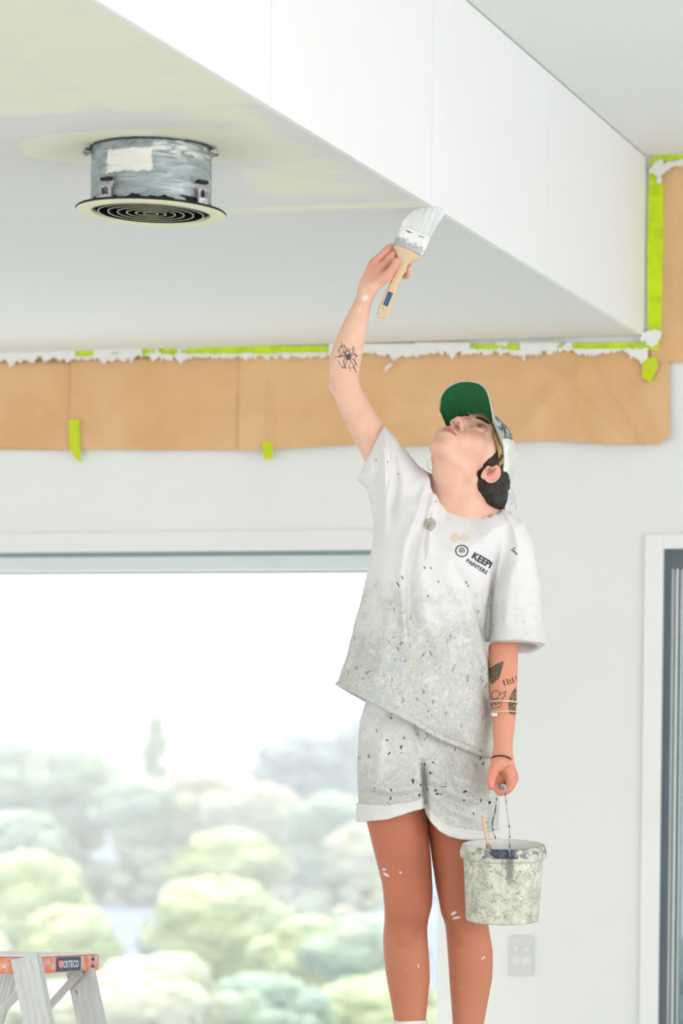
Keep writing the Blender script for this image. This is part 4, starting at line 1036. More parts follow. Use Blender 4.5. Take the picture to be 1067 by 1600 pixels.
# ---------------------------------------------------------------- socks and boots
M_SOCK = plain('white_sock', srgb(232, 232, 232), .9, var=.02, bump=.2, scale=20); M_BOOT = plain('stained_grey_boot', srgb(120, 112, 104), .8, var=.3, scale=30, bump=.2); M_SOLE = plain('boot_sole', srgb(50, 48, 46), .8)
for (px, dd, y0) in ((640.5, .028, 1593), (730, .045, 1612)):
    ctr = P(px, 1640, DP+dd); zt = P(px, y0, DP+dd).z
    w0 = .0385 if px < 700 else .038
    prof = [(w0, zt-FOOT), (w0+.0012, zt-FOOT-.004), (w0+.0005, zt-FOOT-.02), (w0-.004, .12), (w0-.004, .09)]
    lathe('sock', prof, M_SOCK, person, 40, Matrix.Translation((ctr.x-ORG.x, ctr.y-ORG.y, 0)) @ Matrix.Scale(1.06, 4, (0, 1, 0)))
    bt = Shape(); bt.add(cap_((ctr.x, ctr.y, FOOT+.13), (ctr.x, ctr.y-.005, FOOT+.06), .048, .045), 0)
    bt.add(ell_((ctr.x, ctr.y-.005, FOOT+.045), (.042, .05, .036)), .02); bt.add(ell_((ctr.x+(.008 if px > 700 else -.008), ctr.y-.11, FOOT+.045), (.047, .085, .034)), .05)
    bt.sub((lambda X, Y, Z: (FOOT+.014-Z)*-1+0*X, (ctr.x-.2, ctr.y-.3, FOOT-.2), (ctr.x+.2, ctr.y+.2, FOOT+.016)), .002)
    bo = solid('boot', bt, .004, M_BOOT, person)
    so = Shape(); so.add(ell_((ctr.x, ctr.y-.005, FOOT+.008), (.046, .054, .03)), 0); so.add(ell_((ctr.x+(.008 if px > 700 else -.008), ctr.y-.11, FOOT+.008), (.050, .089, .03)), .05)
    so.sub((lambda X, Y, Z: (FOOT-Z)*-1+0*X, (ctr.x-.2, ctr.y-.3, FOOT-.2), (ctr.x+.2, ctr.y+.2, FOOT+.002)), .001)
    so.sub((lambda X, Y, Z: (Z-FOOT-.016)*-1+0*X, (ctr.x-.2, ctr.y-.3, FOOT+.012), (ctr.x+.2, ctr.y+.2, FOOT+.2)), .001)
    solid('sole', so, .004, M_SOLE, bo)
# ---------------------------------------------------------------- drawing on surfaces: thin film pieces laid on the figure
def bvh_of(o, org=ORG):
    V = vcoords(o, org); me = o.data
    return BVHTree.FromPolygons([tuple(v) for v in V], [tuple(p.vertices) for p in me.polygons])
BV_BODY, BV_SHIRT = bvh_of(body), bvh_of(shirt)
def hit(bv, px, py, lift=.0004):
    a, b = ray(px, py); d = Vector((a, 1, b)).normalized(); h = bv.ray_cast(Vector((0, 0, 0)), d)
    if h[0] is None: return None
    n = h[1] if h[1].dot(d) < 0 else -h[1]
    return h[0] + n*lift - d*.0003
def film(name, polys, bv, mat, parent, org=ORG, lift=.0004):
    """polys: convex pixel polygons laid onto a surface"""
    V = []; Fc = []
    for pl in polys:
        q = [hit(bv, x, y, lift) for x, y in pl]
        if any(v is None for v in q): continue
        n = len(V); V += [v-org for v in q]; Fc.append(tuple(range(n, n+len(q))))
    o = pyobj(name, V, Fc, mat, parent); return o
def stroke(pts, w, sub=2.0):
    """pixel polyline -> quads of width w"""
    out = []
    for (x0, y0), (x1, y1) in zip(pts[:-1], pts[1:]):
        L = math.hypot(x1-x0, y1-y0); n = max(1, int(L/sub)); 
        if L < 1e-6: continue
        nx, ny = -(y1-y0)/L*w/2, (x1-x0)/L*w/2
        for i in range(n):
            a, b = i/n, (i+1)/n; ax, ay, bx, by = x0+(x1-x0)*a, y0+(y1-y0)*a, x0+(x1-x0)*b, y0+(y1-y0)*b
            out.append([(ax+nx, ay+ny), (ax-nx, ay-ny), (bx-nx, by-ny), (bx+nx, by+ny)])
    return out
def fillpoly(pts, c=1.3, dens=1.0, seed=0):
    """fill a pixel polygon with small cells (dens < 1 leaves gaps like shading)"""
    xs = [p[0] for p in pts]; ys = [p[1] for p in pts]; out = []; r = random.Random(seed)
    def ins(x, y):
        k = False
        for i in range(len(pts)):
            (x0, y0), (x1, y1) = pts[i-1], pts[i]
            if (y0 <= y) != (y1 <= y) and x < (x1-x0)*(y-y0)/(y1-y0)+x0: k = not k
        return k
    y = min(ys)
    while y < max(ys):
        x = min(xs)
        while x < max(xs):
            if ins(x+c/2, y+c/2) and r.random() < dens: out.append([(x, y), (x, y+c), (x+c, y+c), (x+c, y)])
            x += c
        y += c
    return out
def z2(pts, ox, oy, s): return [(ox+x/s, oy+y/s) for x, y in pts]
M_INK = plain('tattoo_ink', srgb(84, 84, 84), .6, var=.12, scale=300)
M_INK2 = plain('tattoo_ink_soft', srgb(112, 92, 80), .6, var=.12, scale=300)
# spider in its web on the raised forearm
zz = lambda pts: z2(pts, 500, 300, 4.85)
sp_ = []
sp_ += fillpoly(zz([(195, 1240), (205, 1228), (225, 1228), (236, 1245), (228, 1268), (212, 1275), (198, 1262)]), 1.0)
sp_ += stroke(zz([(196, 1236), (192, 1215), (203, 1200), (218, 1203), (226, 1218), (224, 1234)]), 1.6)
for leg in ([(200, 1240), (175, 1215), (172, 1205)], [(198, 1248), (165, 1232), (140, 1252)], [(200, 1256), (178, 1275), (185, 1320), (168, 1338)], [(206, 1268), (195, 1300), (190, 1340)],
            [(228, 1238), (248, 1215), (250, 1170)], [(232, 1245), (262, 1225), (282, 1245)], [(230, 1256), (255, 1270), (280, 1310)], [(224, 1266), (245, 1300), (275, 1368)]):
    sp_ += stroke(zz(leg), 1.15)
for w_ in ([(110, 1252), (140, 1248), (190, 1250)], [(160, 1130), (165, 1165), (196, 1235)], [(150, 1185), (175, 1160), (205, 1190), (235, 1192)], [(135, 1215), (160, 1165)], [(140, 1190), (155, 1230), (150, 1255)],
           [(138, 1275), (165, 1330), (200, 1335)], [(235, 1360), (215, 1330), (225, 1290)], [(250, 1170), (262, 1200), (265, 1240), (285, 1245)], [(215, 1330), (245, 1335), (270, 1310)], [(180, 1155), (200, 1200)], [(280, 1240), (262, 1265), (268, 1310)]):
    sp_ += stroke(zz(w_), .7)
film('spider_tattoo', sp_, BV_BODY, M_INK, person)
# lowered arm
z4 = lambda pts: z2(pts, 520, 880, 3.138)
t4 = []
t4 += fillpoly(z4([(768, 520), (790, 505), (800, 497), (812, 498), (835, 483), (826, 520), (815, 560), (790, 588), (775, 592), (770, 565)]), 1.1, .93, 1)
t4 += stroke(z4([(768, 520), (800, 497), (835, 483), (826, 520), (812, 565), (776, 592)]), 1.3)
t4 += fillpoly(z4([(866, 660), (880, 632), (895, 612), (902, 625), (908, 660), (905, 735), (890, 745), (868, 738), (862, 690)]), 1.1, .8, 2)
t4 += stroke(z4([(868, 738), (862, 690), (880, 632), (897, 610)]), 1.2)
t4 += stroke(z4([(775, 650), (785, 630), (805, 625), (820, 640), (810, 660), (785, 668), (775, 650)]), 1.0) + stroke(z4([(815, 645), (850, 628), (840, 645), (848, 650), (830, 660), (836, 668), (812, 675)]), 1.1)
t4 += fillpoly(z4([(775, 670), (812, 665), (836, 672), (820, 690), (795, 700), (775, 700)]), 1.2, .5, 3) + stroke(z4([(770, 690), (785, 712), (820, 705), (828, 685)]), 1.1)
film('arm_tattoo', t4, BV_BODY, M_INK2, person)
def text_polys(body_, cx, cy, h, ang, slant=0.0, bold=.012, sx=1.0):
    """letters as pixel triangles: h = capital height in pixels, ang = clockwise tilt in degrees"""
    cu = bpy.data.curves.new('t', 'FONT'); cu.body = body_; cu.size = 1; cu.align_x = 'CENTER'; cu.offset = bold; cu.resolution_u = 2
    o = bpy.data.objects.new('t', cu); COL.objects.link(o); dg = bpy.context.evaluated_depsgraph_get(); me = bpy.data.meshes.new_from_object(o.evaluated_get(dg))
    bm = bmesh.new(); bm.from_mesh(me); bmesh.ops.triangulate(bm, faces=bm.faces[:]); c, s = math.cos(math.radians(ang)), math.sin(math.radians(ang)); k = h/.70; out = []
    for f in bm.faces:
        pl = []
        for v in f.verts: x, y = (v.co.x*sx+slant*v.co.y)*k, -(v.co.y-.35)*k; pl.append((cx+x*c-y*s, cy+x*s+y*c))
        out.append(pl)
    bm.free(); bpy.data.objects.remove(o); bpy.data.curves.remove(cu); bpy.data.meshes.remove(me); return out
film('number_tattoo', text_polys('11:11', *z4([(870, 577)])[0], 8.6, -17, .0, .05, .95), BV_BODY, M_INK2, person)
# shirt print
M_PRINT = plain('black_shirt_print', srgb(62, 60, 66), .8, var=.25, scale=200)
pr = text_polys('KEEPi', 753.2, 875.0, 10.5, 30, 0, .035, .95) + text_polys('PAINTERS', 744.8, 885.0, 6.0, 32, 0, .02, 1.02)
ring_ = [(721.4+9.6*math.cos(a), 860.8+8.6*math.sin(a)) for a in np.linspace(0, 2*math.pi, 25)]
pr += stroke(ring_, 1.7)
for l_ in ([(717.5, 863), (718.5, 857.5), (722, 856), (725, 858)], [(719, 864), (721, 859)], [(722.5, 864.5), (723, 859)], [(725.5, 863), (725, 858)]): pr += stroke(l_, 1.2)
film('shirt_print', pr, BV_SHIRT, M_PRINT, shirt, lift=.0007)
# crusted paint blobs on the shirt
M_CR = plain('dried_paint_grey_beige', srgb(196, 192, 178), .8, var=.22, scale=160); M_OC = plain('ochre_paint_stain', srgb(230, 214, 190), .85, var=.05, scale=60)
def blobpoly(cx, cy, rx, ry, seed): r = random.Random(seed); return [(cx+rx*(.75+.4*r.random())*math.cos(a), cy+ry*(.75+.4*r.random())*math.sin(a)) for a in np.linspace(0, 2*math.pi, 15)[:-1]]
film('paint_crust', fillpoly(blobpoly(672, 819, 9.5, 11, 3), 1.2, .95, 4), BV_SHIRT, M_CR, shirt, lift=.001)
film('paint_stain', fillpoly(blobpoly(711, 840, 8, 7, 5), 1.5) + fillpoly(blobpoly(726, 840, 7, 5, 6), 1.5), BV_SHIRT, M_OC, shirt, lift=.0005)
fl = stroke([(799, 859), (804, 862), (808, 867)], 1.6)+stroke([(801, 858), (805, 856)], 1.4)
for x, y, l in ((587, 718, 3), (662, 885, 5), (672, 886, 4), (627, 900, 6), (620, 910, 8), (727, 908, 5), (731, 914, 3), (684, 907, 4), (622, 740, 2), (605, 721, 2), (668, 930, 4), (680, 783, 2)): fl += stroke([(x, y), (x+l*.5, y+l*.8)], 1.3)
film('paint_fleck', fl, BV_SHIRT, M_PRINT, shirt, lift=.0006)['kind'] = 'stuff'

# ---------------------------------------------------------------- bangles and hair tie
def armring(px0, py0, px1, py1, D, dep, droop, n=40):
    """closed ring round the arm: left and right end pixels; dep = half depth, droop = px the front hangs"""
    c = (P(px0, py0, D)+P(px1, py1, D))/2; u = (P(px1, py1, D)-P(px0, py0, D))/2; out = []
    for k in range(n):
        a = 2*math.pi*k/n; out.append(cam_local(c+u*math.cos(a)+Vector((0, dep*math.sin(a), -droop*.0015*(-math.sin(a))))))
    return out
M_BANG = plain('pale_metal_bangle', (.80, .72, .62, 1), .3, .35, var=.05); M_TIE = plain('black_hair_tie', (.02, .018, .02, 1), .8)
DA = 7.405
b1 = tube('bangle', armring(764.2, 1097, 808.5, 1098.5, DA, .043, -2.2), .0019, M_BANG, person, 8, True)
b2 = tube('bangle', armring(766.5, 1114.5, 807, 1113.5, DA-.008, .041, -2.5), .0015, M_BANG, person, 8, True)
bm = bmesh.new(); c = cam_local(P(773, 1116.5, DA-.038)); add_box(bm, (c.x-.008, c.y-.004, c.z-.0045), (c.x+.006, c.y+.004, c.z+.0045), .002); from_bm('clasp', bm, M_BANG, b2)
tube('hair_tie', armring(767.5, 1186, 799.5, 1190, 7.335, .034, -7.0), .0017, M_TIE, person, 8, True)

# ---------------------------------------------------------------- paintbrush
DBR = DP-.052
pb = P(594.5, 497, DBR); pt = P(667.5, 318, DBR); axis = (pt-pb); Lb = axis.length; axis.normalize(); wid = Vector((axis.z, 0, -axis.x))
brush = empty('paintbrush', to_world(pb), 0, 'wide wooden-handled paintbrush held up against the bulkhead edge', 'paintbrush')
Rb = Matrix((wid, Vector((0, 1, 0)), axis)).transposed()
brush.rotation_euler = (RZ @ Rb).to_euler()
BR = lambda x, y: (lambda v: (v.dot(wid), v.dot(axis)))(P(x, y, DBR)-pb)
zHeel = BR(637, 391)[1]; zF0 = zHeel; zF1 = BR(651, 362)[1]; Lb = BR(667, 319)[1]
def wood(name, a, b):
    t = NT(name); n = t.noise(t.scalev(t.obj(), (60, 60, 5)), 3, 4); t.set('Base Color', t.mix(n, a, b)); t.set('Roughness', .5); return t.m
M_WOOD = wood('pale_beech_handle', srgb(232, 206, 170), srgb(214, 184, 146))
Hs = Shape()
hw = [(0.0, .006), (.003, .0105), (.010, .0135), (.03, .0138), (.06, .0125), (.085, .0108), (.105, .0112), (zHeel-.032, .0125), (zHeel-.022, .017), (zHeel-.013, .027), (zHeel-.006, .0345), (zHeel+.004, .0360)]
hz = [a for a, b in hw]; hwv = [b for a, b in hw]; ht = np.interp(hz, [0, .05, .1, zHeel], [.0055, .007, .0085, .0085])
def handle_fn(X, Y, Z):
    w = np.interp(Z, hz, hwv); d = np.interp(Z, hz, ht); q = (np.abs(X/w)**2.6+np.abs(Y/d)**2.6)**(1/2.6)
    return np.maximum((q-1)*np.minimum(w, d)*.8, np.maximum(-Z, Z-hz[-1]))
Hs.add((handle_fn, (-.04, -.012, 0), (.04, .012, zHeel+.004)), 0)
hx0, hz0 = BR(597, 484.5); Hs.sub(cap_((hx0, -.02, hz0), (hx0, .02, hz0), .0042), .001)
hn = solid('handle', Hs, .0011, M_WOOD, brush, (0, 0, 0))
# printed blue label and groove
lx, lz = BR(603, 466.5)
bm = bmesh.new(); add_box(bm, (-.0065, -.0079, lz-.017), (.0055, -.0070, lz+.017), .0004); from_bm('handle_label', bm, plain('blue_printed_label', srgb(62, 118, 158), .5, var=.3, scale=260), hn)
gz_ = BR(613, 437)[1]; bm = bmesh.new(); add_box(bm, (-.0112, -.0090, gz_-.0008), (.0112, .0090, gz_+.0008), .0003); from_bm('handle_groove', bm, plain('pale_lacquer', srgb(240, 226, 204), .4), hn)
def ferrule_material():
    t = NT('paint_smeared_steel'); o = t.obj(); x, y, z = t.sep(o); n = t.noise(t.scalev(o, (1, 1, 1.6)), 95, 5, .7, .8)
    g = t.ramp(t.math('ADD', t.math('MULTIPLY', t.math('SUBTRACT', n, .5), .045), z), zF0+.016, zF0+.020)
    st_ = t.mix(t.ramp(n, .45, .6), (.42, .44, .42, 1), (.62, .64, .62, 1)); t.set('Base Color', t.mix(g, st_, (.85, .86, .85, 1)))
    t.set('Metallic', t.math('MULTIPLY', t.math('SUBTRACT', 1.0, g), .45)); t.set('Roughness', .45); t.bump(n, .35, .002); return t.m
fe = Shape()
fe.add((lambda X, Y, Z: np.maximum(((np.abs(X/.0372)**5+np.abs(Y/.0105)**3.0)**(1/4.)-1)*.0105*.8, np.maximum(zF0+.0015*np.cos(X*90)-Z, Z-zF1)), (-.04, -.013, zF0-.002), (.04, .013, zF1)), 0)
for q in (.006, .0105): fe.add((lambda X, Y, Z, q=q: .0007*np.exp(-((Z-(zF1-q))/.0012)**2), (-.05, -.02, zF0), (.05, .02, zF1+.01)), 0, 'd')
M_FER = ferrule_material()
fr = solid('ferrule', fe, .0012, M_FER, brush, (0, 0, 0))
for x0, x1, zq in ((-.022, -.006, .0085), (.010, .023, .0085), (-.018, -.012, .0100)):
    bm = bmesh.new(); add_box(bm, (x0, -.0117, zF1-zq-.0007), (x1, -.0100, zF1-zq+.0007), .0003); from_bm('nail_slot', bm, M_PRINT, fr)
# bristles: tufts side by side, loaded with white paint
def bristle_material():
    t = NT('white_painted_bristles'); o = t.obj(); n = t.noise(t.scalev(o, (260, 60, 8)), 1.0, 3); n2 = t.noise(o, 40, 3)
    t.set('Base Color', t.mix(t.math('MULTIPLY', t.ramp(n, .4, .7), .8), (.86, .87, .87, 1), (.62, .65, .66, 1))); t.set('Roughness', .5); t.bump(n, .6, .002); return t.m
M_BRI = bristle_material()
V = []; Fc = []; rb = random.Random(3); topz = Lb
for k in range(150):
    u = (k % 50)/49*2-1; lay = k//50-1
    x0 = u*.0355+rb.uniform(-.0006, .0006); x1 = x0*1.05+(.005 if True else 0)*1.0+rb.uniform(-.0015, .0015); y0 = lay*.0065; y1 = lay*.0035
    # the tips follow the soffit edge: top line of the tuft in brush coordinates
    zt_ = np.interp(u, [-1, -.75, -.4, 0, .5, .85, 1], [BR(641, 338)[1], BR(645, 326)[1], BR(654, 321)[1], BR(665, 320)[1], BR(680, 321.5)[1], BR(689, 325)[1], BR(690, 328)[1]])+rb.uniform(-.002, .0005)
    pts = [Vector((x0, y0, zF1-.003)), Vector((x0*1.02+.001, y0*1.05, zF1+(zt_-zF1)*.4)), Vector((x1*1.0, y1*1.1, zF1+(zt_-zF1)*.78)), Vector((x1*.99+.001, y1, zt_))]
    v, f = tube_mesh(catmull(pts, 3), [.0017]*8+[.0013, .0007], 6); n = len(V); V += v; Fc += [tuple(a+n for a in q) for q in f]
br2 = pyobj('bristles', V, Fc, M_BRI, brush); br2['kind'] = 'stuff'

# ---------------------------------------------------------------- paint pail
DBK = 7.318
bc = P(784.5, 1438, DBK); pail = empty('paint_pail', to_world(bc), YAW, 'paint-crusted white bucket hanging from the painter\'s lowered hand', 'bucket')
hp = P(784.5, 1438, DBK).z*-1 + P(784.5, 1318, DBK).z      # height of the pail
R0, R1 = .0835, .0915
def pail_material():
    t = NT('paint_crusted_plastic'); o = t.obj(); x, y, z = t.sep(o); n = t.noise(o, 24, 6, .72, .8); m = t.noise(o, 60, 6, .78, 1.0); b = t.noise(o, 10, 4, .6)
    c = t.mix(t.ramp(n, .38, .66), srgb(224, 224, 208), srgb(188, 188, 172)); c = t.mix(t.math('MULTIPLY', t.ramp(m, .49, .62), .8), c, srgb(158, 158, 148))
    c = t.mix(t.math('MULTIPLY', t.ramp(t.noise(o, 75, 6, .8, .8), .565, .63), .8), c, srgb(100, 102, 98)); c = t.mix(t.math('MULTIPLY', t.ramp(t.noise(t.scalev(o, (1, 1, .6)), 48, 5, .7, .5), .58, .66), .8), c, srgb(232, 232, 222))
    # drip of dark paint under the bail stud and dark patch on the rim band
    dn = t.math('ADD', x, t.math('MULTIPLY', t.math('SUBTRACT', m, .5), .035))
    dr = t.math('MULTIPLY', t.ramp(t.math('ABSOLUTE', t.math('SUBTRACT', dn, .010)), .010, .005), t.math('MULTIPLY', t.ramp(z, hp*.42, hp*.60), t.ramp(y, 0, -.02)))
    c = t.mix(t.math('MULTIPLY', dr, .7), c, srgb(96, 98, 98))
    bx = t.math('ADD', x, t.math('MULTIPLY', t.math('SUBTRACT', n, .5), .06)); band = t.math('MULTIPLY', t.ramp(z, hp-.034, hp-.030), t.ramp(y, 0, -.02))
    pk = t.math('MULTIPLY', band, t.math('MULTIPLY', t.ramp(bx, -.034, -.026), t.ramp(bx, .030, .022))); c = t.mix(t.math('MULTIPLY', pk, t.ramp(m, .66, .56)), c, srgb(58, 66, 82))
    pk2 = t.math('MULTIPLY', band, t.math('MULTIPLY', t.ramp(t.noise(o, 52, 5, .75), .50, .56), t.ramp(x, -.075, -.05))); c = t.mix(t.math('MULTIPLY', pk2, .75), c, srgb(88, 98, 112))
    t.set('Base Color', c); t.set('Roughness', .7); t.bump(t.math('ADD', n, t.math('MULTIPLY', m, .5)), .5, .004); return t.m
M_PAIL = pail_material(); M_PIN = plain('white_pail_inside', (.83, .84, .80, 1), .5, var=.04, scale=20)
TL = Matrix.Rotation(math.radians(6.0), 4, 'X')
def wob(prof, name, mat, amp=.0006, seg=96):
    o = lathe(name, prof, mat, pail, seg, TL)
    return o
zb = hp
wob([(0, .002), (R0-.006, .0005), (R0-.001, .002), (R0, .006), (R0+.3*(R1-R0), zb*.3), (R0+.6*(R1-R0), zb*.6), (R1, zb-.031), (R1, zb-.030)], 'shell', M_PAIL)
rimr = .0985
wob([(R1, zb-.031), (rimr-.003, zb-.0315), (rimr, zb-.029), (rimr+.001, zb-.016), (rimr-.001, zb-.013), (rimr-.0035, zb-.004), (rimr-.005, zb-.0008), (rimr-.007, zb), (rimr-.0085, zb-.001)], 'rim_band', M_PAIL)
wob([(rimr-.0085, zb-.001), (R1-.003, zb-.02), (R0-.003, .004), (0, .004)], 'lining', M_PIN)
# paint in the pail
wob([(0, .05), (R0, .05)], 'paint', plain('white_liquid_paint', (.85, .86, .85, 1), .25, var=.01))
# bail
loc = lambda v: Vector(v)-bc
g0, g1 = P(787, 1229.5, LD-.044), P(777, 1226, LD+.062)
sf = TL @ Vector((.0085, -rimr-.001, zb-.022)); sb = TL @ Vector((-.010, rimr+.001, zb-.022))
M_WIRE = NT('wire_bail'); _n = M_WIRE.noise(M_WIRE.scalev(M_WIRE.obj(), (3, 3, 1)), 60, 3, .5); M_WIRE.set('Base Color', M_WIRE.mix(M_WIRE.ramp(_n, .48, .52), srgb(205, 205, 200), srgb(90, 94, 96))); M_WIRE.set('Roughness', .45); M_WIRE.set('Metallic', .3); M_WIRE = M_WIRE.m
wf = [loc(g0), loc(P(788.5, 1236, LD-.052)), loc(P(791.5, 1262, LD-.070)), loc(P(796, 1297, LD-.090)), sf+Vector((0, -.0015, .012)), sf]
wbk = [loc(g1), loc(P(776.5, 1240, LD+.070)), loc(P(774, 1265, LD+.080)), loc(P(769, 1290, LD+.090)), sb+Vector((0, .0015, .012)), sb]
bail = tube('bail', catmull(list(reversed(wf)), 8)[:-1]+[loc(g0)]+catmull([loc(g0), loc(g1)], 2)[1:-1]+catmull(wbk, 8), .0018, M_WIRE, pail, 8)
tube('bail_grip', [loc(g0), loc(g0)*.5+loc(g1)*.5, loc(g1)], .0062, plain('grey_plastic_grip', srgb(196, 192, 180), .5, var=.2, scale=120), bail, 16)
for s0, n_ in ((sf, -1), (sb, 1)): tube('bail_stud', [s0+Vector((0, -n_*.004, 0)), s0+Vector((0, n_*.002, 0))], .006, M_PAIL, pail, 14)
# small brush handle standing in the pail
s0, s1 = P(767, 1345, 7.29), P(754.5, 1275, 7.31)
stick = empty('stir_stick', to_world(s0), YAW, 'thin pale wooden stick standing in the hanging paint bucket', 'stirring stick')
sl = lambda v: Vector(v)-s0
tube('stick_shaft', catmull([sl(s0), sl(s0*.4+s1*.6), sl(s1*.97+s0*.03), sl(s1)], 5), [.0042]*5+[.0046]*5+[.0040]*5+[.0022], M_WOOD, stick, 10)
s9 = s0*.28+s1*.72; e_ = (s1-s0).normalized()
tube('stick_collar', [sl(s0*.70+s1*.30)-e_*.010, sl(s0*.70+s1*.30), sl(s0*.66+s1*.34)+e_*.004], [.0068, .0062, .0050], plain('stained_stick_collar', srgb(206, 176, 150), .7, var=.3, scale=200), stick, 10)

# ---------------------------------------------------------------- ceiling diffuser on its collar
dif = empty('ceiling_diffuser', DIF, 0, 'round black and cream air diffuser hanging below the lower ceiling', 'air vent')
DD = (DIF-CAM).length
pxm = lambda n: n*(RZ.inverted() @ (DIF-CAM)).y/F
rimc = S(236, 331, ZS-.1)       # placeholder height refined below
drop = 0.0
cf = RZ.inverted() @ (DIF-CAM); zc_ = (sr*(236-CX)+cr*(CY-331))/F*cf.y; drop = cf.z-zc_      # how far the plate hangs
Rr = pxm(118); Rc = pxm(94)
tiltM = RZ.to_4x4() @ Matrix.Rotation(math.radians(1.9), 4, 'Y') @ Matrix.Rotation(math.radians(-.6), 4, 'X')
def foil_material():
    t = NT('wrapped_silver_tape'); o = t.obj(); x, y, z = t.sep(RZo(t, o)); n = t.noise(t.scalev(o, (1, 1, 5)), 16, 5, .65, .6); m = t.noise(o, 40, 5, .7, .5)
    c = t.mix(t.ramp(n, .35, .65), srgb(138, 150, 152), srgb(172, 183, 187)); c = t.mix(t.math('MULTIPLY', t.ramp(m, .6, .68), .35), c, srgb(225, 228, 226))
    jx = t.math('ADD', x, t.math('MULTIPLY', t.math('SUBTRACT', m, .5), .03)); jz = t.math('ADD', z, t.math('MULTIPLY', t.math('SUBTRACT', m, .5), .02))
    p1 = t.math('MULTIPLY', t.math('MULTIPLY', t.ramp(jx, -.089, -.084), t.ramp(jx, .010, .004)), t.math('MULTIPLY', t.ramp(jz, -.072, -.068), t.ramp(jz, -.022, -.026)))
    p2 = t.math('MULTIPLY', t.math('MULTIPLY', t.ramp(jx, .0, .01), t.ramp(n, .42, .55)), t.math('MULTIPLY', t.ramp(jz, -.040, -.030), t.ramp(jz, -.008, -.014)))
    t.set('Base Color', t.mix(t.math('MULTIPLY', t.math('MAXIMUM', p1, t.math('MULTIPLY', p2, .7)), t.ramp(y, .03, -.02)), c, srgb(232, 232, 224)))
    t.set('Metallic', t.math('SUBTRACT', .55, t.math('MULTIPLY', p1, .5))); t.set('Roughness', .38); t.bump(n, .5, .006); return t.m
def RZo(t, o): return t.n('ShaderNodeVectorRotate', {'Vector': o, 'Angle': -YAW}, rotation_type='Z_AXIS').outputs[0]
M_FOIL = foil_material(); M_BLK = plain('black_plastic', (.012, .012, .015, 1), .7, var=.2); M_CREAM = plain('cream_plastic_rim', srgb(234, 235, 196), .5, var=.03, scale=12); M_CL = plain('silver_clip', srgb(214, 210, 214), .35, .4, var=.15, scale=100)
V = []; Fc = []; seg = 120; nzv = 22; hcol = drop-.004
for j in range(nzv+1):
    zz_ = -hcol*j/nzv
    for k in range(seg):
        a = 2*math.pi*k/seg; r = Rc + .0022*MN.noise(Vector((math.cos(a)*4, math.sin(a)*4, zz_*60))) + .0012*MN.noise(Vector((math.cos(a)*14, math.sin(a)*14, zz_*150)))
        if j == 0: r += .002*MN.noise(Vector((a*9, 0, 0)))
        V.append((r*math.cos(a), r*math.sin(a), zz_))
for j in range(nzv):
    for k in range(seg): k2 = (k+1) % seg; Fc.append((j*seg+k, (j+1)*seg+k, (j+1)*seg+k2, j*seg+k2))
col = pyobj('collar', V, Fc, M_FOIL, dif); col['label'] = 'duct collar wrapped in silver tape'
# scrunched tape edge at the ceiling and two torn tabs
rp = []; rr_ = random.Random(5)
for k in range(90): a = 2*math.pi*k/90; r = Rc+.001+rr_.uniform(-.001, .003); rp.append((r*math.cos(a), r*math.sin(a), -.002-rr_.uniform(0, .002)))
tube('tape_edge', rp, .0018, plain('dark_tape_edge', srgb(70, 72, 70), .6, var=.4, scale=90), dif, 6, True)
bmk = plain('torn_plastic', srgb(200, 198, 190), .5, .2, var=.4, scale=90)
for sx in (-1, 1):
    Tb = Shape(); cxx = Vector((sx*(Rc+.004), -.02, -.012))
    for q in range(6): Tb.add(ell_(cxx+Vector((sx*rr_.uniform(-.004, .009), rr_.uniform(-.012, .012), rr_.uniform(-.006, .006))), (rr_.uniform(.004, .009), .008, rr_.uniform(.003, .006))), .002)
    Tb.add(wrinkle(.0016, 420, (-1, -1, -1), (1, 1, 1), 3), 0, 'd')
    tt = solid('torn_tab', Tb, .0022, bmk, dif, (0, 0, 0)); tt.rotation_euler = (0, 0, YAW)
dm = Matrix.Translation((0, 0, -drop)) @ tiltM
plate = lathe('flange', [(Rr*.795, .020), (Rr*.80, .003), (Rr*.985, .0035), (Rr, .0015), (Rr, -.0005), (Rr*.992, -.002)], M_BLK, dif, 128, dm); plate['label'] = 'black upper side of the flange'
lathe('rim', [(Rr*.992, -.002), (Rr*.95, -.0045), (Rr*.81, -.0060), (Rr*.795, -.004), (Rr*.79, .004)], M_CREAM, dif, 128, dm)
for i, f in enumerate((.70, .57, .445, .325, .205, .10)):
    r = Rr*f
    rg = lathe('louvre_ring', [(r, -.0035), (r+.003, .006), (r+.010, .022), (r+.0090, .022), (r+.0020, .006), (r-.0010, -.0033), (r-.0008, -.0040), (r, -.0040)], M_BLK, dif, 96, dm)
    lathe('louvre_edge', [(r-.0016, -.0040), (r-.0014, -.0043), (r+.0002, -.0043), (r+.0003, -.0040)], M_CREAM, rg, 96, dm)
lathe('back_plate', [(0, .024), (Rr*.795, .024)], M_BLK, dif, 64, dm)
for a in (0.3, 1.87, 3.44, 5.01):
    bm = bmesh.new(); add_box(bm, (.004, -.002, .006), (Rr*.79, .002, .02)); o = from_bm('spoke', bm, M_BLK, dif); o.matrix_local = dm @ Matrix.Rotation(a, 4, 'Z')
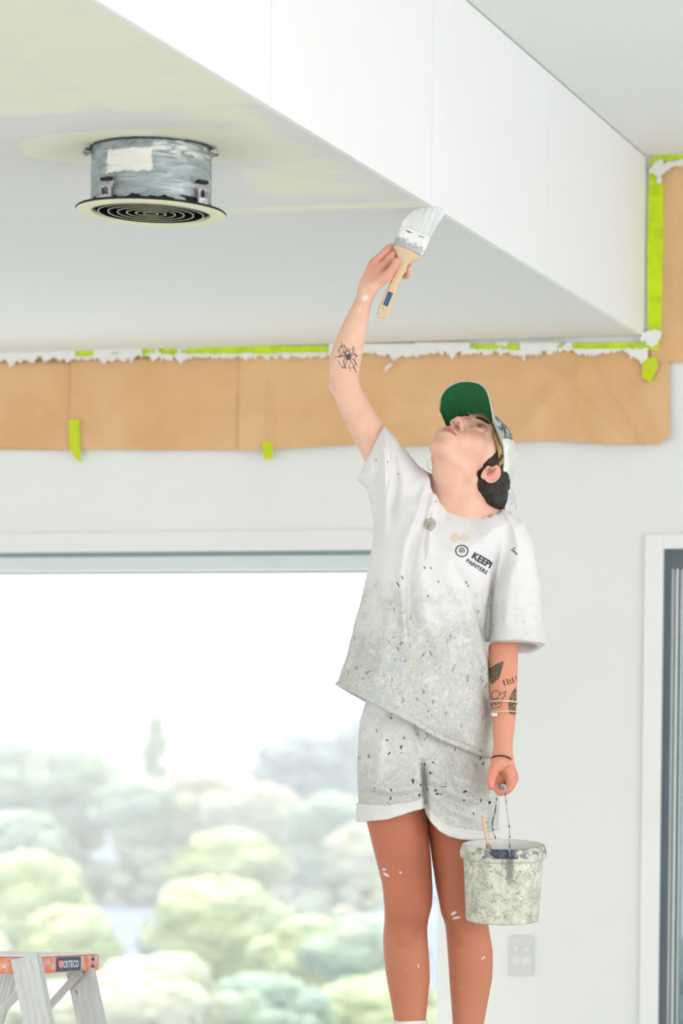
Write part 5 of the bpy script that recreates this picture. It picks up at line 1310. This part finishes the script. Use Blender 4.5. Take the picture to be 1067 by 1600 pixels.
# spring clips
for (px, py) in ((172, 290), (318, 300)):
    X_ = pxm(px-236); Y_2 = -math.sqrt(max(.0001, (Rc+.010)**2-X_**2)); cl = empty('spring_clip', (0, 0, 0)); cl.parent = dif
    cl.matrix_local = Matrix.Translation(RZ @ Vector((X_, Y_2, -drop+.006))) @ RZ.to_4x4() @ Matrix.Scale(1.35, 4, (1, 0, 0)) @ Matrix.Rotation(math.atan2(X_, -Y_2)*.8, 4, 'Z')
    bm = bmesh.new()
    add_box(bm, (-.010, -.005, -.004), (.010, .003, .012), .002); add_box(bm, (-.009, -.003, .010), (-.003, .002, .030), .001); add_box(bm, (.003, -.003, .010), (.009, .002, .030), .001)
    add_box(bm, (-.0085, -.004, .026), (.0085, .002, .044), .002, Matrix.Translation((0, .004, 0)) @ Matrix.Rotation(-.12, 4, 'X')); from_bm('clip_body', bm, M_CL, cl)
    bm = bmesh.new(); add_box(bm, (-.0105, -.006, .040), (.0105, .005, .047), .0015); from_bm('clip_cap', bm, M_BLK, cl)
    tube('clip_spring', [Vector((.006*math.cos(t*1.3), -.006+.003*math.sin(t*1.3), .010+t*.0006)) for t in range(24)], .0008, M_BLK, cl, 5)

# ---------------------------------------------------------------- stepladder
LDD = 7.3; lc = P(52, 1496, LDD); ww_ = Vector((.30, .954, 0)).normalized(); nn_ = Vector((.954, -.30, 0)).normalized()
lad = empty('stepladder', to_world(Vector((lc.x, lc.y, -EYE))), 0, 'aluminium stepladder with a paint-scarred orange top at the lower left corner', 'stepladder')
RL = Matrix((nn_, ww_, Vector((0, 0, 1)))).transposed(); lad.rotation_euler = (RZ @ Matrix.Rotation(math.radians(-2.3), 3, 'X') @ RL).to_euler()      # local x = front, y = across, z up
ht_ = lc.z+EYE
def orange_material():
    t = NT('scuffed_orange_plastic'); o = t.obj(); n = t.noise(o, 28, 6, .75, .6); m = t.noise(o, 60, 5, .75, .4)
    c = t.mix(t.ramp(n, .46, .60), srgb(238, 128, 88), srgb(206, 190, 186)); c = t.mix(t.math('MULTIPLY', t.ramp(m, .60, .66), .8), c, srgb(120, 110, 108)); c = t.mix(t.math('MULTIPLY', t.ramp(t.noise(o, 35, 4, .6), .66, .70), .8), c, srgb(236, 226, 222))
    t.set('Base Color', c); t.set('Roughness', .5); t.bump(m, .2, .002); return t.m
M_OR = orange_material()
def alu_material():
    t = NT('scratched_aluminium'); o = t.obj(); n = t.noise(t.scalev(o, (1, 1, .15)), 90, 4, .6); sp = t.ramp(t.noise(t.scalev(o, (1, 1, .5)), 60, 3, .6), .70, .72)
    c = t.mix(t.ramp(n, .4, .6), (.62, .63, .62, 1), (.57, .58, .575, 1)); c = t.mix(t.math('MULTIPLY', sp, .8), c, (.10, .10, .11, 1)); t.set('Base Color', c); t.set('Metallic', .35); t.set('Roughness', .42); return t.m
M_ALU = alu_material(); M_WHT = plain('paint_whitened_ladder_top', (.84, .84, .83, 1), .6, var=.05, scale=30)
fw = .405; fdep = .25
bm = bmesh.new(); add_box(bm, (-fdep, .0, ht_-.040), (.0, fw, ht_-.0015), .006); tp = from_bm('top_cap', bm, M_OR, lad)
bm = bmesh.new(); add_box(bm, (-fdep+.004, .004, ht_-.0012), (-.004, fw-.004, ht_+.0020), .001); from_bm('top_tread', bm, M_WHT, tp)
M_NAVY = NT('worn_navy_label'); _n = M_NAVY.noise(M_NAVY.obj(), 55, 5, .75, .3); M_NAVY.set('Base Color', M_NAVY.mix(M_NAVY.ramp(_n, .58, .64), srgb(58, 76, 104), srgb(200, 206, 212))); M_NAVY.set('Roughness', .5); M_NAVY = M_NAVY.m
y0_, y1_ = fw*.32, fw*.69
bm = bmesh.new(); add_box(bm, (.0003, y0_, ht_-.037), (.0014, y1_, ht_-.004), .0004); lb = from_bm('cap_label', bm, M_NAVY, tp)
def ltext(body_, yc_, zc_, h, sx):
    V = []; Fc = []
    for pl in text_polys(body_, 0, 0, h, 0, 0, .03, sx):
        n = len(V); V += [(.0017, yc_+x, zc_-y) for x, y in pl]; Fc.append((n, n+1, n+2))
    return pyobj('label_lettering', V, Fc, plain('white_lettering', srgb(226, 230, 234), .5, var=.1, scale=200), lb, False)
ltext('CRTECO', y0_+.086, ht_-.0205, .0155, 1.15)
bm = bmesh.new(); sv = [bm.verts.new((.0018, y0_+.010+a*.028, ht_-.0205+b*.018)) for a, b in ((0, .5), (1, .5), (1, -.15), (.5, -.6), (0, -.15))]; bm.faces.new(sv); from_bm('label_shield', bm, plain('pink_shield', srgb(226, 150, 140), .5), lb)
M_RIV = plain('dark_rivet', srgb(70, 66, 66), .5, .4)
for yy in (.035, fw-.05):
    for zz_ in (-.012, -.029): bm = bmesh.new(); add_box(bm, (.0, yy-.006, ht_+zz_-.003), (.003, yy+.006, ht_+zz_+.003), .0012); from_bm('rivet', bm, M_RIV, tp)
def channel(name, top, botm, wx, wy, flip):
    """C-channel rail from top to bottom (local points at the web centre)"""
    ax = (Vector(botm)-Vector(top)); L = ax.length; ax.normalize(); yv = Vector((0, 1, 0)); xv = yv.cross(ax).normalized()
    bm = bmesh.new(); t_ = .0025
    add_box(bm, (-wx/2, 0, 0), (wx/2, t_, L)); add_box(bm, (-wx/2, t_ if flip > 0 else -wy, 0), (-wx/2+t_, wy if flip > 0 else 0, L)); add_box(bm, (wx/2-t_, t_ if flip > 0 else -wy, 0), (wx/2, wy if flip > 0 else 0, L))
    for g in (-.25, 0, .25): add_box(bm, (wx*g-.0012, -.0012, 0), (wx*g+.0012, 0, L))
    M = Matrix.Translation(Vector(top)) @ Matrix((xv, yv, ax)).transposed().to_4x4()
    bmesh.ops.transform(bm, matrix=M, verts=bm.verts[:]); return from_bm(name, bm, M_ALU, lad)
# front rails lean forward going down, rear legs lean back
fo = .235*ht_; 
channel('front_rail', (-.026, -.0045, ht_-.001), (-.026+fo, -.0045, 0), .064, .028, 1)
channel('front_rail', (-.034, fw-.060, ht_-.030), (-.034+fo, fw-.060, 0), .064, .028, 1)
channel('rear_leg', (-.215, .012, ht_-.030), (-.215-fo*1.2, .012, 0), .040, .022, 1)
channel('rear_leg', (-.215, fw-.050, ht_-.030), (-.215-fo*1.2, fw-.050, 0), .040, .022, 1)
for yy in (.05, fw-.075): channel('spreader', (-.020, yy, ht_-.041), (-.235, yy, ht_-.27), .018, .006, 1)
for k in (1, 2):
    zt_ = ht_-.27*k; xo = -.028+fo*(.27*k/ht_)
    bm = bmesh.new(); add_box(bm, (xo-.045, .0, zt_-.03), (xo+.045, fw-.06, zt_), .003); from_bm('step', bm, M_ALU, lad)

# ---------------------------------------------------------------- work plank the painter stands on
pc = P(683, 1742, DP); plat = empty('work_platform', to_world(Vector((pc.x, DP-.02, -EYE))), YAW, 'aluminium work platform under the painter\'s boots', 'work platform')
hpz = FOOT+EYE-.0005
bm = bmesh.new(); add_box(bm, (-.42, -.20, hpz-.04), (.42, .20, hpz), .004); from_bm('plank', bm, M_ALU, plat)
for sx in (-1, 1):
    for sy in (-1, 1): tube('leg', [Vector((sx*.38, sy*.17, hpz-.03)), Vector((sx*.41, sy*.21, .004))], .016, M_ALU, plat, 12)
    tube('brace', [Vector((sx*.395, -.188, .25)), Vector((sx*.395, .188, .25))], .011, M_ALU, plat, 10)
